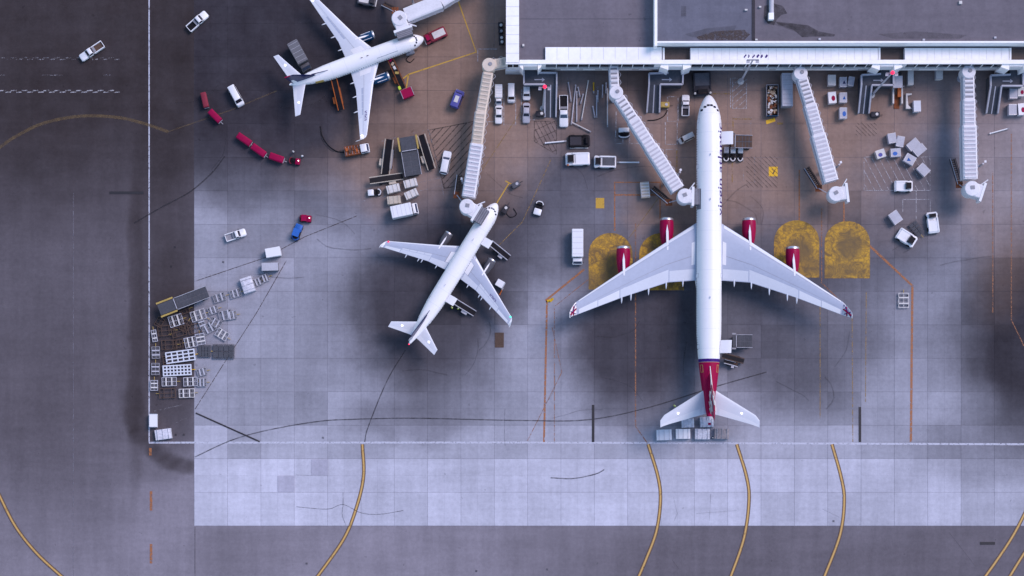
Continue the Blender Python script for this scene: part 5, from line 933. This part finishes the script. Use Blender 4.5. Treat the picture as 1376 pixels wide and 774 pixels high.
TBL = ['short grey tow bar slanting at the left of the row', 'long tow bar slanting down left in the row', 'straight upright tow bar third in the row', 'longest slanting white tow bar of the row', 'stubby tow bar beside the longest slanting one', 'yellow tow bar among the grey ones', 'upright tow bar below the yellow one', 'short tow bar touching the one below the yellow bar', 'upright short tow bar near the top right of the row', 'short tow bar nearest the slanted bridge rotunda', 'long upright tow bar at the right end of the row', 'tow bar lying diagonally below the row', 'dark short tow bar under the middle of the row', 'short tow bar near the top left of the row']
for k, (p, q) in enumerate(TB): towbar((740+p[0]/8.6, 90+p[1]/8.6), (740+q[0]/8.6, 90+q[1]/8.6), TBL[k], 'yellow' if k == 5 else ('offwhite' if k in (3, 10, 11) else 'lightgrey'), .13)
pushback((792, 189), (764, 189.5), 16, 'black flat tow tractor with white bumper above the white one', 'black', 'dark', 'black', .3, 1.3); towbar((734, 192.5), (761, 190), 'white tow bar hitched to the black flat tractor', 'white', .17)
MB().box((W(778, 197).x, W(778, 199).y, .16), (4.2, .3, .32)).build('guard_bar', 'offwhite', None)
pr = C.objects[-1]; tag(pr, 'white bar lying below the black flat tractor', 'bar')
pushback((761, 214), (792.5, 213), 17, 'white tow tractor with orange beacon', 'white', 'white', 'black', .18, 1.6, 'orange'); pushback((798.5, 217), (828, 217.5), 16, 'white-sided tow tractor with dark deck', 'white', 'darkgrey', 'black', .2, 1.5); towbar((857, 218.6), (829, 218.6), 'white tow bar hitched to the dark-decked tractor', 'white', .17)
tug((838, 172.5), (838.5, 186), 15, 'small white tractor with black seat beneath the slanted bridge', 'white'); truck((776, 355), (776, 308.5), 15, 'long white bus-like van standing alone left of the yellow pads', cabl=.18, name='crew_van', cat='van')
tug((721, 289.5), (726.5, 271), 11, 'small white tractor with curved guard alone right of the middle jet nose', 'white', lamp=None)
# ---------------------------------------------------------------- around the middle jet
belt_loader((659, 327), (684, 346), 9, 'belt loader at the front hold of the middle jet', 'dark', 'lightgrey', .7, 2.4); belt_loader((604, 401), (638, 421), 9, 'belt loader at the rear hold of the middle jet', 'dark', 'lightgrey', .7, 2.4)
container((672, 381), 11, 9, -30, 'small white cart beside the right wing of the middle jet', 'white', hgt=1.5, group='boxes near the middle jet', name='box_cart'); person(607.5, 414, 'worker in yellow vest left of the rear belt loader', .6); person(616, 415.3, 'worker in yellow vest nearest the rear belt loader', 2.2)
towbar((672, 395), (676, 387), 'orange tow bar trailing from the small white cart', 'orange', .12)
# ---------------------------------------------------------------- around the big jet
pushback((944, 128), (942.5, 97), 24, 'big black tow tractor at the nose of the big jet', 'dark', 'darkgrey', 'black', .28, 1.9, None, 'offwhite')
car((921, 128.5), (920.5, 157), 10.5, 'white pickup with dark bed parked left of the big jet nose', 'pickup', bed='dark'); car((912, 191.5), (931, 182), 9, 'small pale van angled beside the big jet', 'van', 'offwhite')
cargo_loader((982, 190), (1011, 190.5), 17, 'dark cargo loader at the front hold of the big jet', 2.6, (5, 2), .2, 'darkgrey', 'brown'); cargo_loader((984, 458.5), (1011, 458.5), 17, 'dark cargo loader at the rear hold of the big jet', 2.6, (4, 2), .2, 'grey', 'cargo_grey')
for k, x in enumerate((975.6, 984.6, 994.6)): tug((x, 198), (x-.5, 217.5), 7.5, ['small tractor nearest the big jet, first of the row of three', 'small white tractor in the middle of the row of three', 'small white tractor at the right of the row of three'][k], 'lightgrey' if k == 0 else 'white')
belt_loader((970, 478), (1000, 485), 8, 'brown belt loader at the tail hold of the big jet', 'brown', 'brown', .8, 2.6); belt_loader((973, 485.5), (992, 490), 6, 'small dark belt loader below the brown one', 'dark', 'lightgrey', .7, 1.8)
container((867, 255), 11.5, 21, 5, 'beige slatted crate stack beneath the slanted jet bridge', 'beige', hgt=1.6, group='boxes near the big jet', name='crate'); cr = [o for o in C.objects if o.get('label', '').startswith('beige slatted')][0]
for k in range(5): MB().box((0, -1.4+.7*k, 1.66), (1.8, .28, .1)).build('slat', 'offwhite', cr)
for q in (((892.5, 584.3), 20.5, 14.5, 2, 'blue-white pallet at the left end of the row by the tail', 'wing_pale', None), ((918, 583), 19.5, 13.5, 1, 'plain white pallet second in the row by the tail', 'white', None), ((944, 583.2), 20, 14.5, 0, 'film-wrapped pallet third in the row by the tail', 'wrap', None), ((970, 583), 19.5, 14, -2, 'brownish wrapped pallet at the right end of the row by the tail', 'wrap_brown', None), ((950, 567), 18, 14, 2, 'white pallet with red mark under the tail cone', 'wrap', 'crimson'), ((924.5, 568.5), 17, 12, 3, 'wrapped pallet half hidden under the left tailplane', 'wrap', None)): pallet(q[0], q[1], q[2], q[3], q[4], q[5], 1.5, 'cargo pallets by the tail of the big jet', 'lightgrey', q[6])
person(906, 545.5, 'worker in yellow vest left of the big jet tail', 1.); person(956.5, 588.5, 'worker in dark clothes between the last two pallets', 0., 'cloth')
# ---------------------------------------------------------------- right of the big jet
def skip():
    o = W(1036.7, 136.5); t = thing('open_skip', 'open skip full of brown rubbish beside the grey trailer', 'skip', o, 0); w, l = 16*S, 42*S
    MB().box((0, 0, .3), (w, l, .16)).build('floor', 'brown', t)
    for s_ in (-1, 1): MB().box((s_*(w/2-.06), 0, .95), (.12, l, 1.2)).build('side_wall', 'grey', t); MB().box((0, s_*(l/2-.06), .95), (w-.24, .12, 1.2)).build('end_wall', 'teal' if s_ < 0 else 'grey', t)
    rp = random.Random(5)
    for m in ('tan', 'brown', 'offwhite', 'rust'):
        mb = MB()
        for k in range(26): mb.box((rp.uniform(-w/2+.4, w/2-.4), rp.uniform(-l/2+.4, l/2-.4), rp.uniform(.8, 1.5)), (rp.uniform(.2, .9), rp.uniform(.2, .6), rp.uniform(.1, .4)), rp.uniform(0, 3), rp.uniform(-.5, .5))
        stuff(mb.build('rubbish', m, t))
skip()
def trailer():
    c, rz, L = along((1057, 99.5), (1057.3, 144), 2.); w = 14.5*S; t = thing('box_trailer', 'long grey box trailer beside the parked bridge', 'trailer', c, rz); h = L/2
    bx = MB().hull([(.9, -h, h, w/2, .05), (3.1, -h, h, w/2, .05), (3.18, -h+.06, h-.06, w/2-.06, .05)]).build('cargo_box', 'lightgrey', t, 35)
    for i in range(7): MB().box((-h+L*(i+.5)/7, 0, 3.19), (.06, w-.3, .03)).build('roof_bow', 'grey', bx)
    MB().box((-h-.02, 0, 2), (.06, w*.9, 2)).build('rear_door', 'grey', bx); MB().box((0, 0, .7), (L*.9, w*.5, .25)).build('chassis', 'dark', t); wheels(t, (-h*.7, -h*.45), w/2-.2, .45, .3)
    for s_ in (-1, 1): MB().tube((h*.6, s_*.7, 0), (h*.6, s_*.7, .8), .08).build('support_leg', 'dark', t)
trailer()
for q in (((1118, 107.5), 14, 10.5, 90, 'offwhite container, upper left of the five by the parked bridge', 'offwhite', None, 0), ((1133.2, 110), 13, 9.5, 90, 'bluish container, upper right of the five by the parked bridge', 'lightgrey', 'navy', 1), ((1144, 109), 12, 8, 80, 'small tilted container against the ramp', 'lightgrey', None, 0), ((1118.5, 131), 15, 10.5, 95, 'white container with red emblem, lower left of the five', 'white', 'crimson', 0), ((1133.3, 131), 13, 10, 90, 'container with dark blue emblem, middle right of the five', 'lightgrey', 'uld_blue', 1), ((1133.3, 151.8), 14.5, 10, 90, 'container with blue emblem, lowest of the five', 'lightgrey', 'blue', 0),
          ((1199, 185.5), 13, 11, 100, 'grey container at the left of the upper pair above the hatched box', 'lightgrey', None, 0), ((1210, 190), 14, 10, 80, 'grey container at the right of the upper pair above the hatched box', 'lightgrey', None, 0), ((1227.5, 194), 16, 11, 40, 'tilted grey container, upper of the leaning pair', 'lightgrey', None, 0), ((1236, 201.5), 16, 11, 40, 'tilted grey container, lower of the leaning pair', 'lightgrey', None, 0), ((1183.5, 206.5), 12, 11, 18, 'small container at the left corner of the hatched box', 'offwhite', 'vanblue', 0), ((1203.7, 205), 13, 11, 4, 'container with blue emblem on the top edge of the hatched box', 'lightgrey', 'blue', 0), ((1222.8, 214), 14, 12, -30, 'tilted container with blue triangle on the hatched box', 'lightgrey', 'uld_blue', 1), ((1241, 228), 15, 12, -45, 'plain tilted container at the right side of the hatched box', 'lightgrey', None, 0),
          ((1203.5, 292), 16, 13, -55, 'plain grey container left of the angled white tractor', 'lightgrey', None, 0), ((1232.7, 142.5), 14.5, 9.5, 92, 'blue-white crate beside the low barrier', 'wing_pale', None, 0), ((1362, 125.5), 13, 10.5, 90, 'pinkish grey container at the right edge, upper left of four', 'lightgrey', None, 0), ((1372.5, 123), 12, 9, 90, 'white container with red emblem at the right edge, upper right of four', 'offwhite', 'crimson', 0), ((1361, 147), 14, 10.5, 90, 'grey container at the right edge, lower left of four', 'lightgrey', None, 0), ((1373.5, 146.5), 15, 10, 95, 'white container with red emblem at the right edge, lower right of four', 'white', 'crimson', 0), ((1262.5, 99.5), 13, 9, 90, 'pale box against the wall left of the last bridge', 'offwhite', None, 0), ((1224, 104), 19, 7.5, 90, 'pale narrow box against the wall right of the shelter', 'offwhite', None, 0)):
    container(q[0], q[1], q[2], q[3], q[4], q[5], q[6], shape=q[7])
pushback((1225.5, 250), (1202, 250), 14.5, 'white tractor with black cab on the hatched box', 'white', 'white', 'black', .12, 1.5); pushback((1229, 326), (1207, 312), 16, 'white tractor turned diagonally at the lower right group', 'white', 'white', 'black', .12, 1.5); pushback((1252, 286), (1255.5, 313), 15, 'white tractor standing upright in the lower right group', 'white', 'white', 'black', .25, 1.5)
dolly((1231, 307.7), 20, 12, -52, 'dark dolly between the two white tractors', 4, 'dollies on the right side'); dolly((1213.7, 404), 20, 14, 90, 'lone white slatted dolly beside the orange line', 2, 'dollies on the right side')
towbar((1331, 179.5), (1355.5, 172.8), 'lone white tow bar at the right edge', 'white', .15)
def shelter():
    o = W(1206.5, 119); t = thing('baggage_shelter', 'open shelter with grey roof and orange inside beside the right ramp', 'shelter', o, 0); L_ = lambda x, y, z: W(x, y, z)-Vector((o.x, o.y, 0))
    a_, b_ = L_(1200, 102, 3.), L_(1212.7, 118, 3.); MB().box(((a_.x+b_.x)/2, (a_.y+b_.y)/2, 3.), (b_.x-a_.x, a_.y-b_.y, .2)).build('roof', 'lightgrey', t)
    for x in (1200.5, 1212.3): p, q = L_(x, 118, 1.2), L_(x, 139, 1.2); MB().box((p.x, (p.y+q.y)/2, .65), (.34, p.y-q.y, 1.2)).build('side_wall', 'offwhite', t); MB().tube((p.x, p.y, 0), (p.x, p.y, 2.95), .12).build('post', 'grey', t)
    p = L_(1207.5, 124, .8); MB().box((p.x+.3, p.y, .7), (1.1, 2.2, .9)).build('conveyor', 'orange', t); MB().box((p.x-.3, p.y-2., .1), (1.2, 3.2, .12)).build('floor', 'rust', t)
    for x in (1203, 1209): p = L_(x, 99.5, 1.); MB().lathe([(0, .4), (1.2, .4), (1.3, .2)], 12, o=(p.x, p.y, 0)).build('drum', 'dark', t)
shelter()
bo = W(1220, 137); bt_ = thing('low_barrier', 'pale bent barrier left of the blue-white crate', 'barrier', bo, 0); MB().prism([(-.6, -1.7), (.4, -1.7), (.4, -1.4), (-.1, -.9), (-.3, 1.3), (.7, 1.5), (.7, 1.75), (-.6, 1.75)], 0, .9).build('wall', 'offwhite', bt_); MB().box((.2, -1.6, .5), (1.2, .15, .2)).build('rail', 'lightgrey', bt_)
for k, (x, y) in enumerate(((672.5, 33), (673, 41), (673.3, 50), (673.8, 55.5))):
    o = W(x, y, 1.2); br = thing('air_unit', ['small dark unit by the terminal corner, topmost of four', 'small dark unit by the terminal corner, second of four', 'small pale-topped unit by the terminal corner, third of four', 'small pale-topped unit by the terminal corner, lowest of four'][k], 'air unit', (o.x, o.y, 0), 0, 'units along the terminal corner'); MB().hull([(0, -.55, .55, .6, .1), (1.1, -.55, .55, .6, .1), (1.2, -.45, .45, .5, .1)]).build('housing', 'dark', br); MB().lathe([(1.2, .34), (1.32, .3)], 12, o=(.15, -.1, 0)).build('fan_cover', 'offwhite' if k != 1 else 'grey', br)

# small ground units and bits around the stands
for (x, y, a, m, lb) in ((693, 249, 30, 'darkgrey', 'small dark ground power unit ahead of the middle jet nose'), (679, 282, 60, 'dark', 'dark ground unit right of the middle jet nose'), (551, 71, 20, 'grey', 'grey ground power unit below the nose of the upper left jet'), (893, 142, 0, 'yellow_dirty', 'dull yellow ground unit beside the narrow bay'), (1175, 155, 0, 'dark', 'dark ground unit with pale cap below the right middle ramp'), (726, 154, 0, 'dark', 'dark ground unit with pale cap below the left ramp mast')):
    t = thing('ground_power_unit', lb, 'power unit', W(x, y), R_(a), 'ground power units'); MB().hull([(.3, -1., 1., .6, .12), (1.2, -1., 1., .6, .12), (1.32, -.85, .85, .48, .12)]).build('housing', m, t, 35); MB().lathe([(1.3, .36), (1.45, .32)], 12, o=(.3, 0, 0)).build('fan_cover', 'offwhite' if m == 'dark' else 'lightgrey', t); MB().tube((1., 0, .4), (1.9, 0, .3), .06, n=6).build('drawbar', 'dark', t); wheels(t, (-.6, .6), .5, .28, .18)
def hose(label, pts, r=.11, m='black'):
    c = arc(pts, 8); o = Vector((c[0].x, c[0].y, 0)); mb = MB()
    for p, q in zip(c, c[1:]): mb.tube((p.x-o.x, p.y-o.y, r+.02), (q.x-o.x, q.y-o.y, r+.02), r, n=6)
    tag(mb.build('hose', m, None, True, o), label, 'hose', 'hoses and cables on the stands')
hose('black hose curving across the stand left of the orange service truck', [(431, 170), (433, 182), (441, 195), (452, 203), (463, 205)]); hose('dark cable from the ramp to the narrow bay', [(870, 162), (882, 161), (892, 156), (897, 148)]); hose('dark hose below the nose of the upper left jet', [(551, 74), (546, 80), (551, 84), (557, 79)], .09); hose('dark hose looping beside the middle jet nose', [(679, 285), (686, 292), (694, 288), (690, 280)], .09)
for k, (x, y) in enumerate(((738, 404), (741, 403))):
    t = MB().loft([[(-.5, -.3, 0), (.5, -.3, 0), (.5, .3, 0), (-.5, .3, 0)], [(-.5, -.06, .45), (.5, -.06, .45), (.5, .06, .45), (-.5, .06, .45)]]).build('wheel_chock', 'yellow', None, False, W(x, y), .3+.5*k); tag(t, ['yellow wheel chock on the bend of the orange line, left one', 'yellow wheel chock on the bend of the orange line, right one'][k], 'chock', 'wheel chocks')
